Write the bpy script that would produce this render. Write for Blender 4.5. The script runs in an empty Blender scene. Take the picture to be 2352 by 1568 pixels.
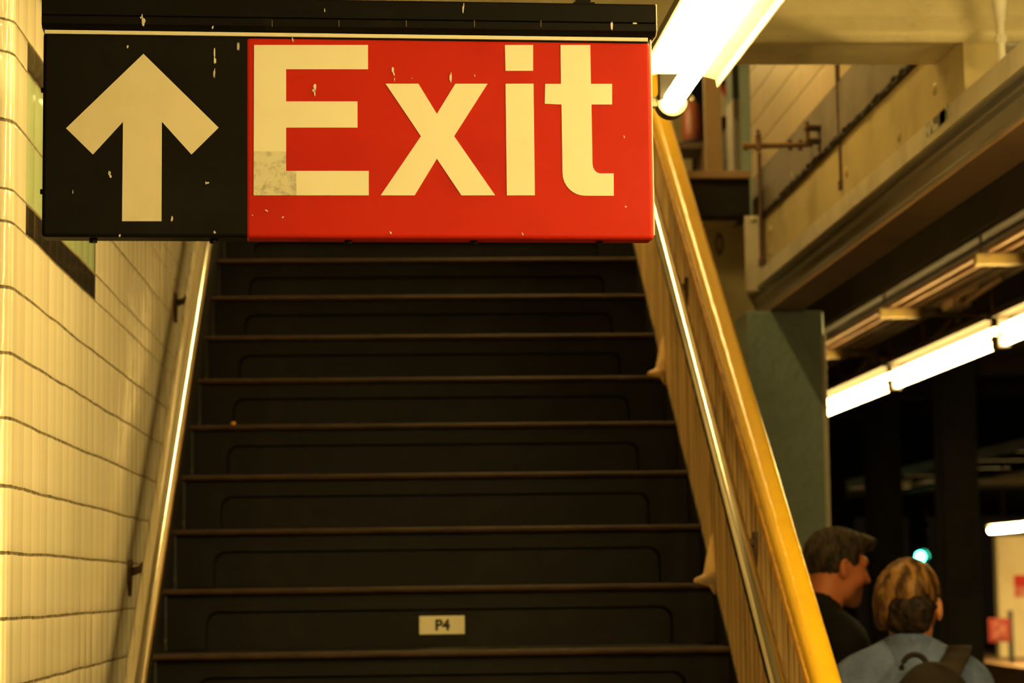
import bpy, bmesh, math, random
import numpy as np
from mathutils import Vector, Matrix

random.seed(7)
scene = bpy.context.scene
col = scene.collection
PI = math.pi

# ------------------------------------------------------------------ camera
H = 1.69                                  # eye height above the platform floor
PW, PH = 2352, 1568
F = 50.0 / 22.3 * PW                      # focal length in photo pixels
def nrm(v):
    v = np.array(v, float); return v / np.linalg.norm(v)
yv = nrm((910 - 1176, -(1346 - 784), -F))   # the stair direction (+Y) seen by the camera
ROLL = 0.007
up0 = np.array((-math.sin(ROLL), math.cos(ROLL), 0.0))
zv = nrm(up0 - up0.dot(yv) * yv)
xv = np.cross(yv, zv)
RW = np.array([xv, yv, zv])
cam_d = bpy.data.cameras.new('camera')
cam = bpy.data.objects.new('camera', cam_d)
col.objects.link(cam)
cam_d.sensor_fit = 'HORIZONTAL'; cam_d.sensor_width = 22.3; cam_d.lens = 50.0
cam_d.clip_start = 0.05; cam_d.clip_end = 300
cam_d.dof.use_dof = True; cam_d.dof.focus_distance = 3.55; cam_d.dof.aperture_fstop = 4.5
m4 = Matrix.Identity(4)
for i in range(3):
    for j in range(3): m4[i][j] = RW[i][j]
m4[2][3] = H
cam.matrix_world = m4
scene.camera = cam

# ------------------------------------------------------------------ world, exposure
wd = bpy.data.worlds.new('world'); scene.world = wd
wd.use_nodes = True
wd.node_tree.nodes['Background'].inputs[0].default_value = (1.0, 0.66, 0.30, 1)
wd.node_tree.nodes['Background'].inputs[1].default_value = 0.002
scene.view_settings.view_transform = 'Standard'
scene.view_settings.look = 'None'
scene.view_settings.gamma = 1.0
scene.view_settings.use_curve_mapping = False
scene.view_settings.exposure = 1.2
TUBE = (1.0, 0.70, 0.215)
S_NEAR, S_ADD_ROOM, S_ADD_UP, S_TRACK, S_FAR = 66.0, 66.0, 70.0, 21.0, 200.0

# ------------------------------------------------------------------ helpers
def at(px, py, X=None, Y=None, zc=None):
    """The world point seen at a photo pixel, on a plane of constant X, Y or height above the eye."""
    d = RW @ np.array((px - PW / 2, -(py - PH / 2), -F))
    t = X / d[0] if X is not None else (Y / d[1] if Y is not None else zc / d[2])
    return Vector((d[0] * t, d[1] * t, d[2] * t + H))

def on_plane(px, py, p0, n):
    d = Vector(RW @ np.array((px - PW / 2, -(py - PH / 2), -F)))
    o = Vector((0, 0, H))
    return o + d * ((p0 - o).dot(n) / d.dot(n))

def lin(r, g, b):
    f = lambda c: (c / 12.92 if c <= 0.04045 else ((c + 0.055) / 1.055) ** 2.4)
    return (f(r / 255), f(g / 255), f(b / 255))

class NT:
    def __init__(self, name):
        self.m = bpy.data.materials.new(name); self.m.use_nodes = True
        self.t = self.m.node_tree; self.n = self.t.nodes; self.l = self.t.links
        self.b = self.n['Principled BSDF']
    def new(self, k, **kw):
        o = self.n.new(k)
        for a, v in kw.items(): setattr(o, a, v)
        return o
    def math(self, op, a, b=None, c=None, clamp=False):
        o = self.new('ShaderNodeMath', operation=op, use_clamp=clamp)
        for i, v in enumerate((a, b, c)):
            if v is None: continue
            if isinstance(v, (int, float)): o.inputs[i].default_value = v
            else: self.l.new(v, o.inputs[i])
        return o.outputs[0]
    def mix(self, fac, a, b):
        o = self.new('ShaderNodeMix', data_type='RGBA')
        if isinstance(fac, (int, float)): o.inputs[0].default_value = fac
        else: self.l.new(fac, o.inputs[0])
        for i, v in ((6, a), (7, b)):
            if isinstance(v, tuple): o.inputs[i].default_value = (*v[:3], 1)
            else: self.l.new(v, o.inputs[i])
        return o.outputs[2]
    def noise(self, vec, scale, detail=4, rough=0.6):
        o = self.new('ShaderNodeTexNoise')
        o.inputs['Scale'].default_value = scale; o.inputs['Detail'].default_value = detail
        o.inputs['Roughness'].default_value = rough
        self.l.new(vec, o.inputs['Vector'])
        return o.outputs[0]
    def ramp(self, v, lo, hi):
        o = self.new('ShaderNodeMapRange'); o.interpolation_type = 'SMOOTHSTEP'
        self.l.new(v, o.inputs[0]); o.inputs[1].default_value = lo; o.inputs[2].default_value = hi
        return o.outputs[0]
    def scaled(self, vec, s):
        o = self.new('ShaderNodeMapping'); o.inputs['Scale'].default_value = s
        self.l.new(vec, o.inputs[0]); return o.outputs[0]
    def bump(self, h, strength=0.3, dist=0.01):
        o = self.new('ShaderNodeBump'); o.inputs['Strength'].default_value = strength
        o.inputs['Distance'].default_value = dist
        self.l.new(h, o.inputs['Height']); self.l.new(o.outputs[0], self.b.inputs['Normal'])

def mat(name, c, rough=0.55, metal=0.0, c2=None, scale=12, lo=0.45, hi=0.7, amt=1.0, bump=0.0, bscale=60,
        stretch=(1, 1, 1), spec=0.5, rough2=None, bdist=0.004):
    t = NT(name)
    b = t.b
    b.inputs['Base Color'].default_value = (*c, 1); b.inputs['Roughness'].default_value = rough
    b.inputs['Metallic'].default_value = metal; b.inputs['Specular IOR Level'].default_value = spec
    co = t.new('ShaderNodeTexCoord').outputs['Object']
    vec = t.scaled(co, stretch)
    if c2 is None: c2 = tuple(x * 0.8 for x in c)
    n = t.noise(vec, scale, 5)
    f = t.math('MULTIPLY', t.ramp(n, lo, hi), amt)
    t.l.new(t.mix(f, c, c2), b.inputs['Base Color'])
    if rough2 is not None:
        o = t.new('ShaderNodeMapRange'); t.l.new(f, o.inputs[0])
        o.inputs[3].default_value = rough; o.inputs[4].default_value = rough2
        t.l.new(o.outputs[0], b.inputs['Roughness'])
    if bump:
        t.bump(t.noise(vec, bscale, 3), bump, bdist)
    return t.m

def emis(name, c, s):
    t = NT(name)
    e = t.new('ShaderNodeEmission'); e.inputs[0].default_value = (*c, 1); e.inputs[1].default_value = s
    t.l.new(e.outputs[0], t.n['Material Output'].inputs[0])
    return t.m

class MB:
    """Collects shapes and links them as one mesh object."""
    def __init__(self): self.v = []; self.f = []; self.uv = None
    def add(self, vs, fs):
        o = len(self.v); self.v += [tuple(p) for p in vs]; self.f += [tuple(i + o for i in f) for f in fs]
        return self
    def box(self, x0, x1, y0, y1, z0, z1, mtx=None):
        vs = [Vector((x, y, z)) for x in (x0, x1) for y in (y0, y1) for z in (z0, z1)]
        if mtx is not None: vs = [mtx @ p for p in vs]
        return self.add(vs, [(0, 1, 3, 2), (4, 6, 7, 5), (0, 4, 5, 1), (2, 3, 7, 6), (0, 2, 6, 4), (1, 5, 7, 3)])
    def prism(self, pts, ext):
        """A polygon (points in space) pulled along ext."""
        n = len(pts); e = Vector(ext); p = [Vector(q) for q in pts]
        vs = p + [q + e for q in p]
        fs = [tuple(range(n - 1, -1, -1)), tuple(range(n, 2 * n))]
        fs += [(i, (i + 1) % n, n + (i + 1) % n, n + i) for i in range(n)]
        return self.add(vs, fs)
    def tube(self, path, r, seg=14, caps=True, sx=1.0, upref=None):
        """A round (or sx-flattened) tube along a path; r may be a list."""
        path = [Vector(p) for p in path]; n = len(path)
        rs = r if isinstance(r, (list, tuple)) else [r] * n
        vs = []; fs = []
        for i, p in enumerate(path):
            d = (path[min(i + 1, n - 1)] - path[max(i - 1, 0)]).normalized()
            ref = Vector(upref) if upref else (Vector((0, 0, 1)) if abs(d.z) < 0.9 else Vector((1, 0, 0)))
            a = d.cross(ref).normalized(); b = a.cross(d).normalized()
            for k in range(seg):
                t = 2 * PI * k / seg
                vs.append(p + a * math.cos(t) * rs[i] * sx + b * math.sin(t) * rs[i])
        for i in range(n - 1):
            for k in range(seg):
                k2 = (k + 1) % seg
                fs.append((i * seg + k, i * seg + k2, (i + 1) * seg + k2, (i + 1) * seg + k))
        if caps:
            fs.append(tuple(range(seg - 1, -1, -1))); fs.append(tuple(range((n - 1) * seg, n * seg)))
        return self.add(vs, fs)
    def loft(self, rings, closed=True, caps=True):
        m = len(rings[0]); vs = [p for r in rings for p in r]; fs = []
        for i in range(len(rings) - 1):
            for k in range(m if closed else m - 1):
                k2 = (k + 1) % m
                fs.append((i * m + k, i * m + k2, (i + 1) * m + k2, (i + 1) * m + k))
        if caps and closed:
            fs.append(tuple(range(m - 1, -1, -1))); fs.append(tuple(range((len(rings) - 1) * m, len(rings) * m)))
        return self.add(vs, fs)
    def ball(self, c, r, seg=16, rings=10):
        c = Vector(c); rr = Vector(r) if hasattr(r, '__len__') else Vector((r, r, r))
        vs = [c + Vector((0, 0, rr.z))]; fs = []
        for i in range(1, rings):
            a = PI * i / rings
            for k in range(seg):
                t = 2 * PI * k / seg
                vs.append(c + Vector((rr.x * math.sin(a) * math.cos(t), rr.y * math.sin(a) * math.sin(t), rr.z * math.cos(a))))
        vs.append(c - Vector((0, 0, rr.z)))
        for k in range(seg): fs.append((0, 1 + k, 1 + (k + 1) % seg))
        for i in range(rings - 2):
            for k in range(seg):
                a = 1 + i * seg; k2 = (k + 1) % seg
                fs.append((a + k, a + seg + k, a + seg + k2, a + k2))
        a = 1 + (rings - 2) * seg; last = len(vs) - 1
        for k in range(seg): fs.append((a + k, last, a + (k + 1) % seg))
        return self.add(vs, fs)
    def build(self, name, m, parent=None, smooth=False, bevel=0.0, bseg=2):
        me = bpy.data.meshes.new(name)
        me.from_pydata(self.v, [], self.f)
        bm = bmesh.new(); bm.from_mesh(me)
        bmesh.ops.recalc_face_normals(bm, faces=bm.faces)
        if bevel:
            es = [e for e in bm.edges if len(e.link_faces) == 2 and e.calc_face_angle(0) > 0.6]
            bmesh.ops.bevel(bm, geom=es, offset=bevel, segments=bseg, affect='EDGES', profile=0.5, clamp_overlap=True)
        bm.to_mesh(me); bm.free()
        if self.uv:
            uvl = me.uv_layers.new(name='uv')
            for lp in me.loops:
                uvl.data[lp.index].uv = self.uv(me.vertices[lp.vertex_index].co)
        if smooth:
            for p in me.polygons: p.use_smooth = True
            if smooth != 'all': me.set_sharp_from_angle(angle=0.7)
        o = bpy.data.objects.new(name, me); col.objects.link(o)
        if m: me.materials.append(m)
        if parent: o.parent = parent
        return o

def tag(o, label=None, cat=None, group=None, kind=None):
    if label: o['label'] = label
    if cat: o['category'] = cat
    if group: o['group'] = group
    if kind: o['kind'] = kind
    return o

def thing(name, label, cat, loc=(0, 0, 0), rot=(0, 0, 0), group=None, kind=None):
    o = bpy.data.objects.new(name, None); o.empty_display_size = 0.1
    col.objects.link(o); o.location = loc; o.rotation_euler = rot
    return tag(o, label, cat, group, kind)

def kids(o): return list(o.children)

def dup(o, parent=None):
    c = o.copy(); col.objects.link(c); c.parent = parent
    for ch in kids(o): dup(ch, c)
    return c

def structure(o):
    o['kind'] = 'structure'; return o

# ------------------------------------------------------------------ materials
M = {}
M['black_enamel'] = mat('black_enamel', (0.0035, 0.003, 0.0022), 0.5, c2=(0.006, 0.005, 0.004), scale=9, bump=0.04, bscale=90, spec=0.12)
M['header_paint'] = mat('header_paint', (0.0035, 0.0028, 0.0022), 0.5, c2=(0.012, 0.009, 0.006), scale=22, lo=0.55, hi=0.8, bump=0.15, bscale=40, spec=0.10)
M['red_enamel'] = mat('red_enamel', (0.50, 0.016, 0.0045), 0.5, c2=(0.45, 0.013, 0.0045), scale=5, bump=0.03, bscale=120, spec=0.15)
M['lit_edge_cream'] = mat('lit_edge_cream', (0.80, 0.76, 0.62), 0.4, c2=(0.5, 0.4, 0.28), scale=15, lo=0.55, hi=0.75)
M['drip_paint'] = mat('drip_paint', (0.82, 0.78, 0.66), 0.45)
M['dark_steel'] = mat('dark_steel', (0.008, 0.0065, 0.005), 0.48, spec=0.25, c2=(0.018, 0.015, 0.012), scale=14, lo=0.5, hi=0.85, bump=0.25, bscale=35, rough2=0.62)
M['riser_paint'] = mat('riser_paint', (0.0065, 0.0052, 0.0042), 0.50, spec=0.16, c2=(0.013, 0.010, 0.008), scale=7, lo=0.45, hi=0.8, bump=0.25, bscale=26, bdist=0.006)
M['worn_angle'] = mat('worn_angle', (0.012, 0.010, 0.008), 0.55, c2=(0.10, 0.09, 0.07), scale=38, lo=0.52, hi=0.72)
M['nosing_rust'] = mat('nosing_rust', (0.050, 0.026, 0.014), 0.55, spec=0.2, c2=(0.024, 0.013, 0.008), scale=9, lo=0.4, hi=0.75, bump=0.3, bscale=40, stretch=(1, 4, 4))
M['stainless'] = mat('stainless', (0.60, 0.56, 0.49), 0.15, 1.0, c2=(0.62, 0.58, 0.52), scale=30, stretch=(1, 0.1, 0.1))
M['rust_bracket'] = mat('rust_bracket', (0.085, 0.045, 0.025), 0.7, c2=(0.035, 0.02, 0.014), scale=40)
M['yellow_paint'] = mat('yellow_paint', (0.64, 0.375, 0.009), 0.24, c2=(0.585, 0.325, 0.009), scale=10, lo=0.5, hi=0.8, bump=0.45, bscale=36, bdist=0.004)
M['white_enamel'] = mat('white_enamel', (0.80, 0.77, 0.68), 0.35, c2=(0.7, 0.66, 0.56), scale=14)
M['dusty_reflector'] = mat('dusty_reflector', (0.13, 0.115, 0.085), 0.6, c2=(0.10, 0.085, 0.06), scale=9, spec=0.2)
M['ring_plastic'] = mat('ring_plastic', (0.05, 0.04, 0.025), 0.5, c2=(0.03, 0.023, 0.014), scale=30, spec=0.2)
M['old_plastic'] = mat('old_plastic', (0.62, 0.56, 0.42), 0.4, c2=(0.42, 0.36, 0.25), scale=30)
M['plaster_beam'] = mat('plaster_beam', (0.68, 0.60, 0.38), 0.5, c2=(0.52, 0.45, 0.28), scale=4, lo=0.4, hi=0.75, bump=0.6, bscale=16, bdist=0.015)
M['ceiling_paint'] = mat('ceiling_paint', (0.55, 0.50, 0.38), 0.8, c2=(0.42, 0.38, 0.28), scale=3)
M['cream_paint'] = mat('cream_paint', (0.50, 0.41, 0.21), 0.5, c2=(0.40, 0.32, 0.16), scale=5, bump=0.25, bscale=18)
M['grey_trim'] = mat('grey_trim', (0.20, 0.17, 0.145), 0.6, c2=(0.15, 0.125, 0.105), scale=5, bump=0.1, bscale=30)
M['dark_gap'] = mat('dark_gap', (0.02, 0.016, 0.012), 0.8, c2=(0.06, 0.045, 0.03), scale=30)
M['brown_beam'] = mat('brown_beam', (0.27, 0.165, 0.085), 0.55, c2=(0.21, 0.125, 0.065), scale=4, bump=0.15, bscale=20)
M['alu_strip'] = mat('alu_strip', (0.64, 0.58, 0.46), 0.5, 0.15, c2=(0.45, 0.40, 0.31), scale=6, lo=0.4, hi=0.8)
M['grey_channel'] = mat('grey_channel', (0.23, 0.22, 0.21), 0.30, 0.55, c2=(0.17, 0.16, 0.15), scale=5, stretch=(1, 0.2, 1))
M['green_column'] = mat('green_column', (0.23, 0.30, 0.265), 0.40, c2=(0.16, 0.225, 0.20), scale=4, bump=0.8, bscale=24, bdist=0.012)
M['dark_green'] = mat('dark_green', (0.035, 0.045, 0.04), 0.6)
M['rust_rod'] = mat('rust_rod', (0.11, 0.06, 0.035), 0.7, c2=(0.05, 0.028, 0.018), scale=30)
M['brown_pipe'] = mat('brown_pipe', (0.21, 0.115, 0.055), 0.5, c2=(0.1, 0.055, 0.03), scale=14)
M['conduit_steel'] = mat('conduit_steel', (0.70, 0.55, 0.42), 0.45, 0.0, c2=(0.5, 0.34, 0.22), scale=7, stretch=(1, 0.3, 1))
M['conduit_brown'] = mat('conduit_brown', (0.50, 0.28, 0.15), 0.5, 0.0, c2=(0.32, 0.17, 0.09), scale=7, stretch=(1, 0.3, 1))
M['cable'] = mat('cable', (0.10, 0.05, 0.035), 0.5, c2=(0.16, 0.07, 0.045), scale=10)
M['hanger_yellow'] = mat('hanger_yellow', (0.42, 0.29, 0.09), 0.6, c2=(0.25, 0.16, 0.07), scale=14)
M['hanger_grey'] = mat('hanger_grey', (0.20, 0.16, 0.13), 0.55, c2=(0.13, 0.095, 0.075), scale=14)
M['track_dark'] = mat('track_dark', (0.024, 0.019, 0.016), 0.85, c2=(0.016, 0.013, 0.011), scale=2)
M['track_beam'] = mat('track_beam', (0.10, 0.068, 0.045), 0.75, c2=(0.07, 0.048, 0.033), scale=3)
M['edge_dark'] = mat('edge_dark', (0.045, 0.030, 0.020), 0.8, c2=(0.03, 0.02, 0.014), scale=3)
M['column_dark'] = mat('column_dark', (0.055, 0.048, 0.042), 0.7, c2=(0.035, 0.03, 0.026), scale=3)
M['platform_concrete'] = mat('platform_concrete', (0.20, 0.17, 0.14), 0.8, c2=(0.14, 0.12, 0.1), scale=3)
M['edge_brown'] = mat('edge_brown', (0.22, 0.13, 0.07), 0.7)
M['far_wall'] = mat('far_wall', (0.85, 0.74, 0.52), 0.6, c2=(0.76, 0.64, 0.43), scale=0.7)
M['sign_red'] = mat('sign_red', (0.6, 0.02, 0.02), 0.5)
M['sign_pale'] = mat('sign_pale', (0.68, 0.32, 0.26), 0.5, c2=(0.6, 0.12, 0.1), scale=4, lo=0.4, hi=0.65)
M['paper'] = mat('paper', (0.80, 0.74, 0.62), 0.7)
M['case_red'] = mat('case_red', (0.17, 0.035, 0.012), 0.5, c2=(0.12, 0.022, 0.009), scale=5)
M['skin_man'] = None
M['denim'] = mat('denim', (0.15, 0.21, 0.42), 0.85, c2=(0.085, 0.125, 0.28), scale=9, lo=0.35, hi=0.65, bump=0.8, bscale=14, bdist=0.02)
M['black_cloth'] = mat('black_cloth', (0.012, 0.0105, 0.010), 0.9, spec=0.15, c2=(0.007, 0.006, 0.006), scale=8, bump=0.5, bscale=14, bdist=0.012)
M['dark_trousers'] = mat('dark_trousers', (0.03, 0.03, 0.035), 0.85)
M['shoe'] = mat('shoe', (0.03, 0.025, 0.02), 0.5)
M['pack_cloth'] = mat('pack_cloth', (0.024, 0.018, 0.013), 0.8, spec=0.2, c2=(0.015, 0.011, 0.008), scale=14, bump=0.3, bscale=50)
M['strap_cloth'] = mat('strap_cloth', (0.046, 0.033, 0.024), 0.8, spec=0.2, c2=(0.03, 0.022, 0.016), scale=20)
M['lens_black'] = mat('lens_black', (0.02, 0.02, 0.02), 0.5)
M['orange_bit'] = mat('orange_bit', (0.9, 0.38, 0.02), 0.5)
M['plate_cream'] = mat('plate_cream', (0.78, 0.72, 0.52), 0.5, c2=(0.5, 0.42, 0.28), scale=60, lo=0.6, hi=0.75)
M['ink'] = mat('ink', (0.02, 0.017, 0.014), 0.6)
M['tube_near'] = emis('tube_near', TUBE, S_NEAR)
M['tube_added_room'] = emis('tube_added_room', TUBE, S_ADD_ROOM)
M['tube_added_up'] = emis('tube_added_up', TUBE, S_ADD_UP)
M['tube_track'] = emis('tube_track', TUBE, S_TRACK)
M['tube_far'] = emis('tube_far', TUBE, S_FAR)
M['signal_green'] = emis('signal_green', (0.06, 1.0, 0.55), 16.0)

def letter_material():
    """Reflective cream lettering with a rubbed grey patch at the foot of the E and small scuffs."""
    t = NT('sign_lettering')
    co = t.new('ShaderNodeTexCoord').outputs['Object']
    n = t.noise(co, 60, 5, 0.7); n2 = t.noise(co, 9, 3)
    base = t.mix(t.math('MULTIPLY', t.ramp(n2, 0.45, 0.8), 0.5), (0.83, 0.80, 0.64), (0.76, 0.72, 0.55))
    sp = t.new('ShaderNodeSeparateXYZ'); t.l.new(co, sp.inputs[0])
    inx = t.math('MULTIPLY', t.math('LESS_THAN', sp.outputs[0], 0.378), t.math('LESS_THAN', sp.outputs[2], 0.1310))
    f = t.math('MULTIPLY', inx, t.math('ADD', t.math('MULTIPLY', t.ramp(n, 0.45, 0.7), 0.6), 0.28))
    scuff = t.math('MULTIPLY', t.ramp(t.noise(co, 28, 2), 0.74, 0.78), 0.75)
    c1 = t.mix(f, base, (0.30, 0.29, 0.22))
    t.l.new(t.mix(scuff, c1, (0.12, 0.1, 0.06)), t.b.inputs['Base Color'])
    t.b.inputs['Roughness'].default_value = 0.5
    return t.m
M['lettering'] = letter_material()

TILE_H, TILE_W, TILE_Z0, TILE_Y0 = 0.1123, 0.0935, 0.626, 4.055
def tile_material(name, band=None, tint=(0.86, 0.785, 0.61), tint2=(0.77, 0.68, 0.49), bumpy=1.0, rough=0.09):
    """Glazed tiles on a metre UV (u along the wall, v height above the eye); band = (u0, u1, v0, v1, ...) of green with black rows."""
    t = NT(name)
    uv = t.new('ShaderNodeUVMap').outputs[0]
    sp = t.new('ShaderNodeSeparateXYZ'); t.l.new(uv, sp.inputs[0])
    u, v = sp.outputs[0], sp.outputs[1]
    # slight waviness of the courses
    wob = t.noise(t.scaled(uv, (3, 9, 1)), 1.0, 2)
    vv = t.math('ADD', v, t.math('MULTIPLY', t.math('SUBTRACT', wob, 0.5), 0.010))
    a = t.math('DIVIDE', t.math('SUBTRACT', u, TILE_Y0), TILE_W)
    w = t.math('SUBTRACT', vv, TILE_Z0)
    hf_, bh_ = 0.056, 0.1185
    b = t.math('DIVIDE', t.math('MINIMUM', w, 0.0), TILE_H)
    b = t.math('ADD', b, t.math('DIVIDE', w, hf_, clamp=True))
    b = t.math('ADD', b, t.math('MULTIPLY', t.math('DIVIDE', t.math('SUBTRACT', w, hf_), 2 * bh_, clamp=True), 2.0))
    b = t.math('ADD', b, t.math('DIVIDE', t.math('SUBTRACT', w, hf_ + 2 * bh_), hf_, clamp=True))
    b = t.math('ADD', b, t.math('DIVIDE', t.math('MAXIMUM', t.math('SUBTRACT', w, 2 * hf_ + 2 * bh_), 0.0), TILE_H))
    fa, fb = t.math('FRACT', a), t.math('FRACT', b)
    ia, ib = t.math('FLOOR', a), t.math('FLOOR', b)
    ea = t.math('MINIMUM', fa, t.math('SUBTRACT', 1.0, fa))
    eb = t.math('MINIMUM', fb, t.math('SUBTRACT', 1.0, fb))
    cmb = t.new('ShaderNodeCombineXYZ'); t.l.new(ia, cmb.inputs[0]); t.l.new(ib, cmb.inputs[1])
    wn = t.new('ShaderNodeTexWhiteNoise', noise_dimensions='2D'); t.l.new(cmb.outputs[0], wn.inputs['Vector'])
    cmc = t.new('ShaderNodeCombineXYZ'); t.l.new(ia, cmc.inputs[0])
    wc = t.new('ShaderNodeTexWhiteNoise', noise_dimensions='2D'); t.l.new(cmc.outputs[0], wc.inputs['Vector'])
    jn = t.noise(t.scaled(uv, (9, 9, 1)), 6, 4, 0.7)
    jw = t.math('MULTIPLY_ADD', jn, 0.03, 0.006)
    joint_b = t.math('SUBTRACT', 1.0, t.ramp(t.math('SUBTRACT', eb, jw), 0.0, 0.012), clamp=True)
    joint_a = t.math('MULTIPLY', t.math('SUBTRACT', 1.0, t.ramp(ea, 0.008, 0.024), clamp=True), 0.30)
    joint = t.math('MAXIMUM', joint_b, joint_a)
    base = t.mix(t.math('MULTIPLY', wn.outputs[0], 0.55), tint, tint2)
    # faint vertical drip streaks in the glaze
    st = t.noise(t.scaled(uv, (55, 0.8, 1)), 1.0, 3)
    base = t.mix(t.math('MULTIPLY', t.ramp(st, 0.5, 0.75), 0.22), base, (0.60, 0.50, 0.32))
    if band:
        u0, u1, v0, v1 = band
        def inside(q, lo, hi): return t.math('MULTIPLY', t.math('GREATER_THAN', q, lo), t.math('LESS_THAN', q, hi))
        fld = t.math('MULTIPLY', inside(u, u0, u1), inside(vv, v0, v1))
        green = t.mix(t.math('MULTIPLY', st, 0.8), (0.47, 0.56, 0.33), (0.38, 0.46, 0.26))
        base = t.mix(fld, base, green)
        hb = 0.056
        rows = t.math('ADD', inside(vv, v0, v0 + hb), inside(vv, v1 - hb, v1), clamp=True)
        endb = inside(u, u1 - 0.018, u1)
        blk = t.math('MULTIPLY', fld, t.math('ADD', rows, endb, clamp=True))
        base = t.mix(blk, base, (0.03, 0.024, 0.018))
    grout = t.mix(t.ramp(jn, 0.35, 0.65), (0.24, 0.19, 0.10), (0.10, 0.075, 0.04))
    t.l.new(t.mix(joint, base, grout), t.b.inputs['Base Color'])
    t.l.new(t.math('MULTIPLY_ADD', joint, 0.6, rough), t.b.inputs['Roughness'])
    # pillowed tile faces, each tipped a little its own way
    pa = t.math('POWER', t.math('SUBTRACT', 0.5, ea), 2.0)
    pb = t.math('POWER', t.math('SUBTRACT', 0.5, eb), 6.0)
    h = t.math('ADD', t.math('MULTIPLY', pa, -0.0035 * bumpy), t.math('MULTIPLY', pb, -0.10 * bumpy))
    h = t.math('ADD', h, t.math('MULTIPLY', t.math('MULTIPLY', t.math('SUBTRACT', wc.outputs[0], 0.5), fa), 0.0034 * bumpy))
    h = t.math('ADD', h, t.math('MULTIPLY', st, 0.0006 * bumpy))
    bu = t.new('ShaderNodeBump'); bu.inputs['Strength'].default_value = 1.0; bu.inputs['Distance'].default_value = 1.0
    t.l.new(h, bu.inputs['Height']); t.l.new(bu.outputs[0], t.b.inputs['Normal'])
    return t.m

YB0, YB1 = 4.055, 5.0
M['tile_left'] = tile_material('tile_left', (YB0, YB1, TILE_Z0, TILE_Z0 + 2 * 0.056 + 2 * 0.1185))
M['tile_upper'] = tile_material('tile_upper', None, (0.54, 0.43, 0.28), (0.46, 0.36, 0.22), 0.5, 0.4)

def groove_material():
    """Beige paint over a surface combed with vertical grooves, knots and stains."""
    t = NT('grooved_beige')
    co = t.new('ShaderNodeTexCoord').outputs['Object']
    g1 = t.noise(t.scaled(co, (1, 22, 0.6)), 1.0, 3, 0.6)
    g2 = t.noise(t.scaled(co, (1, 120, 1.5)), 1.0, 2, 0.5)
    sp = t.new('ShaderNodeSeparateXYZ'); t.l.new(co, sp.inputs[0])
    fy = t.math('FRACT', t.math('DIVIDE', t.math('ADD', sp.outputs[1], t.math('MULTIPLY', g1, 0.09)), 0.072))
    gr = t.math('SUBTRACT', 1.0, t.ramp(t.math('MINIMUM', fy, t.math('SUBTRACT', 1.0, fy)), 0.04, 0.15), clamp=True)
    big = t.noise(co, 3.5, 4)
    c = t.mix(t.ramp(g1, 0.38, 0.66), (0.84, 0.56, 0.235), (0.52, 0.325, 0.125))
    c = t.mix(t.math('MULTIPLY', t.ramp(big, 0.52, 0.68), 0.55), c, (0.36, 0.215, 0.09))
    c = t.mix(t.math('MULTIPLY', gr, 0.85), c, (0.11, 0.06, 0.025))
    sp2 = t.noise(t.scaled(co, (1, 16, 9)), 1.0, 3, 0.7)
    c = t.mix(t.math('MULTIPLY', t.ramp(sp2, 0.70, 0.78), 0.7), c, (0.09, 0.055, 0.03))
    t.l.new(c, t.b.inputs['Base Color'])
    t.b.inputs['Roughness'].default_value = 0.55
    h = t.math('ADD', t.math('MULTIPLY', g1, 0.5), t.math('MULTIPLY', g2, 0.25))
    h = t.math('SUBTRACT', h, t.math('MULTIPLY', gr, 0.7))
    t.bump(h, 0.9, 0.008)
    return t.m
M['grooved'] = groove_material()

def skin_material(name, base, stubble=None, lip=None):
    t = NT(name)
    co = t.new('ShaderNodeTexCoord').outputs['Object']
    n = t.noise(co, 30, 3)
    c = t.mix(t.math('MULTIPLY', n, 0.5), base, tuple(x * 0.86 for x in base))
    for spot in (stubble, lip):
        if spot:
            p, rad, cc, amt = spot
            vm = t.new('ShaderNodeVectorMath', operation='DISTANCE'); t.l.new(co, vm.inputs[0]); vm.inputs[1].default_value = p
            f = t.math('MULTIPLY', t.math('SUBTRACT', 1.0, t.ramp(vm.outputs['Value'], rad * 0.55, rad), clamp=True), amt)
            c = t.mix(f, c, cc)
    t.l.new(c, t.b.inputs['Base Color'])
    t.b.inputs['Roughness'].default_value = 0.5
    t.b.inputs['Subsurface Weight'].default_value = 0.12
    t.b.inputs['Subsurface Radius'].default_value = (0.01, 0.004, 0.002)
    return t.m

def hair_material(name, c1, c2, stretch=(60, 60, 6), rough=0.45):
    t = NT(name)
    co = t.new('ShaderNodeTexCoord').outputs['Object']
    n = t.noise(t.scaled(co, stretch), 1.0, 3, 0.6)
    t.l.new(t.mix(t.ramp(n, 0.35, 0.65), c1, c2), t.b.inputs['Base Color'])
    t.b.inputs['Roughness'].default_value = rough; t.b.inputs['Specular IOR Level'].default_value = 0.25
    t.bump(n, 0.8, 0.006)
    return t.m

# ------------------------------------------------------------------ the setting
def uvwall(co): return (co.y, co.z - H)

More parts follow.
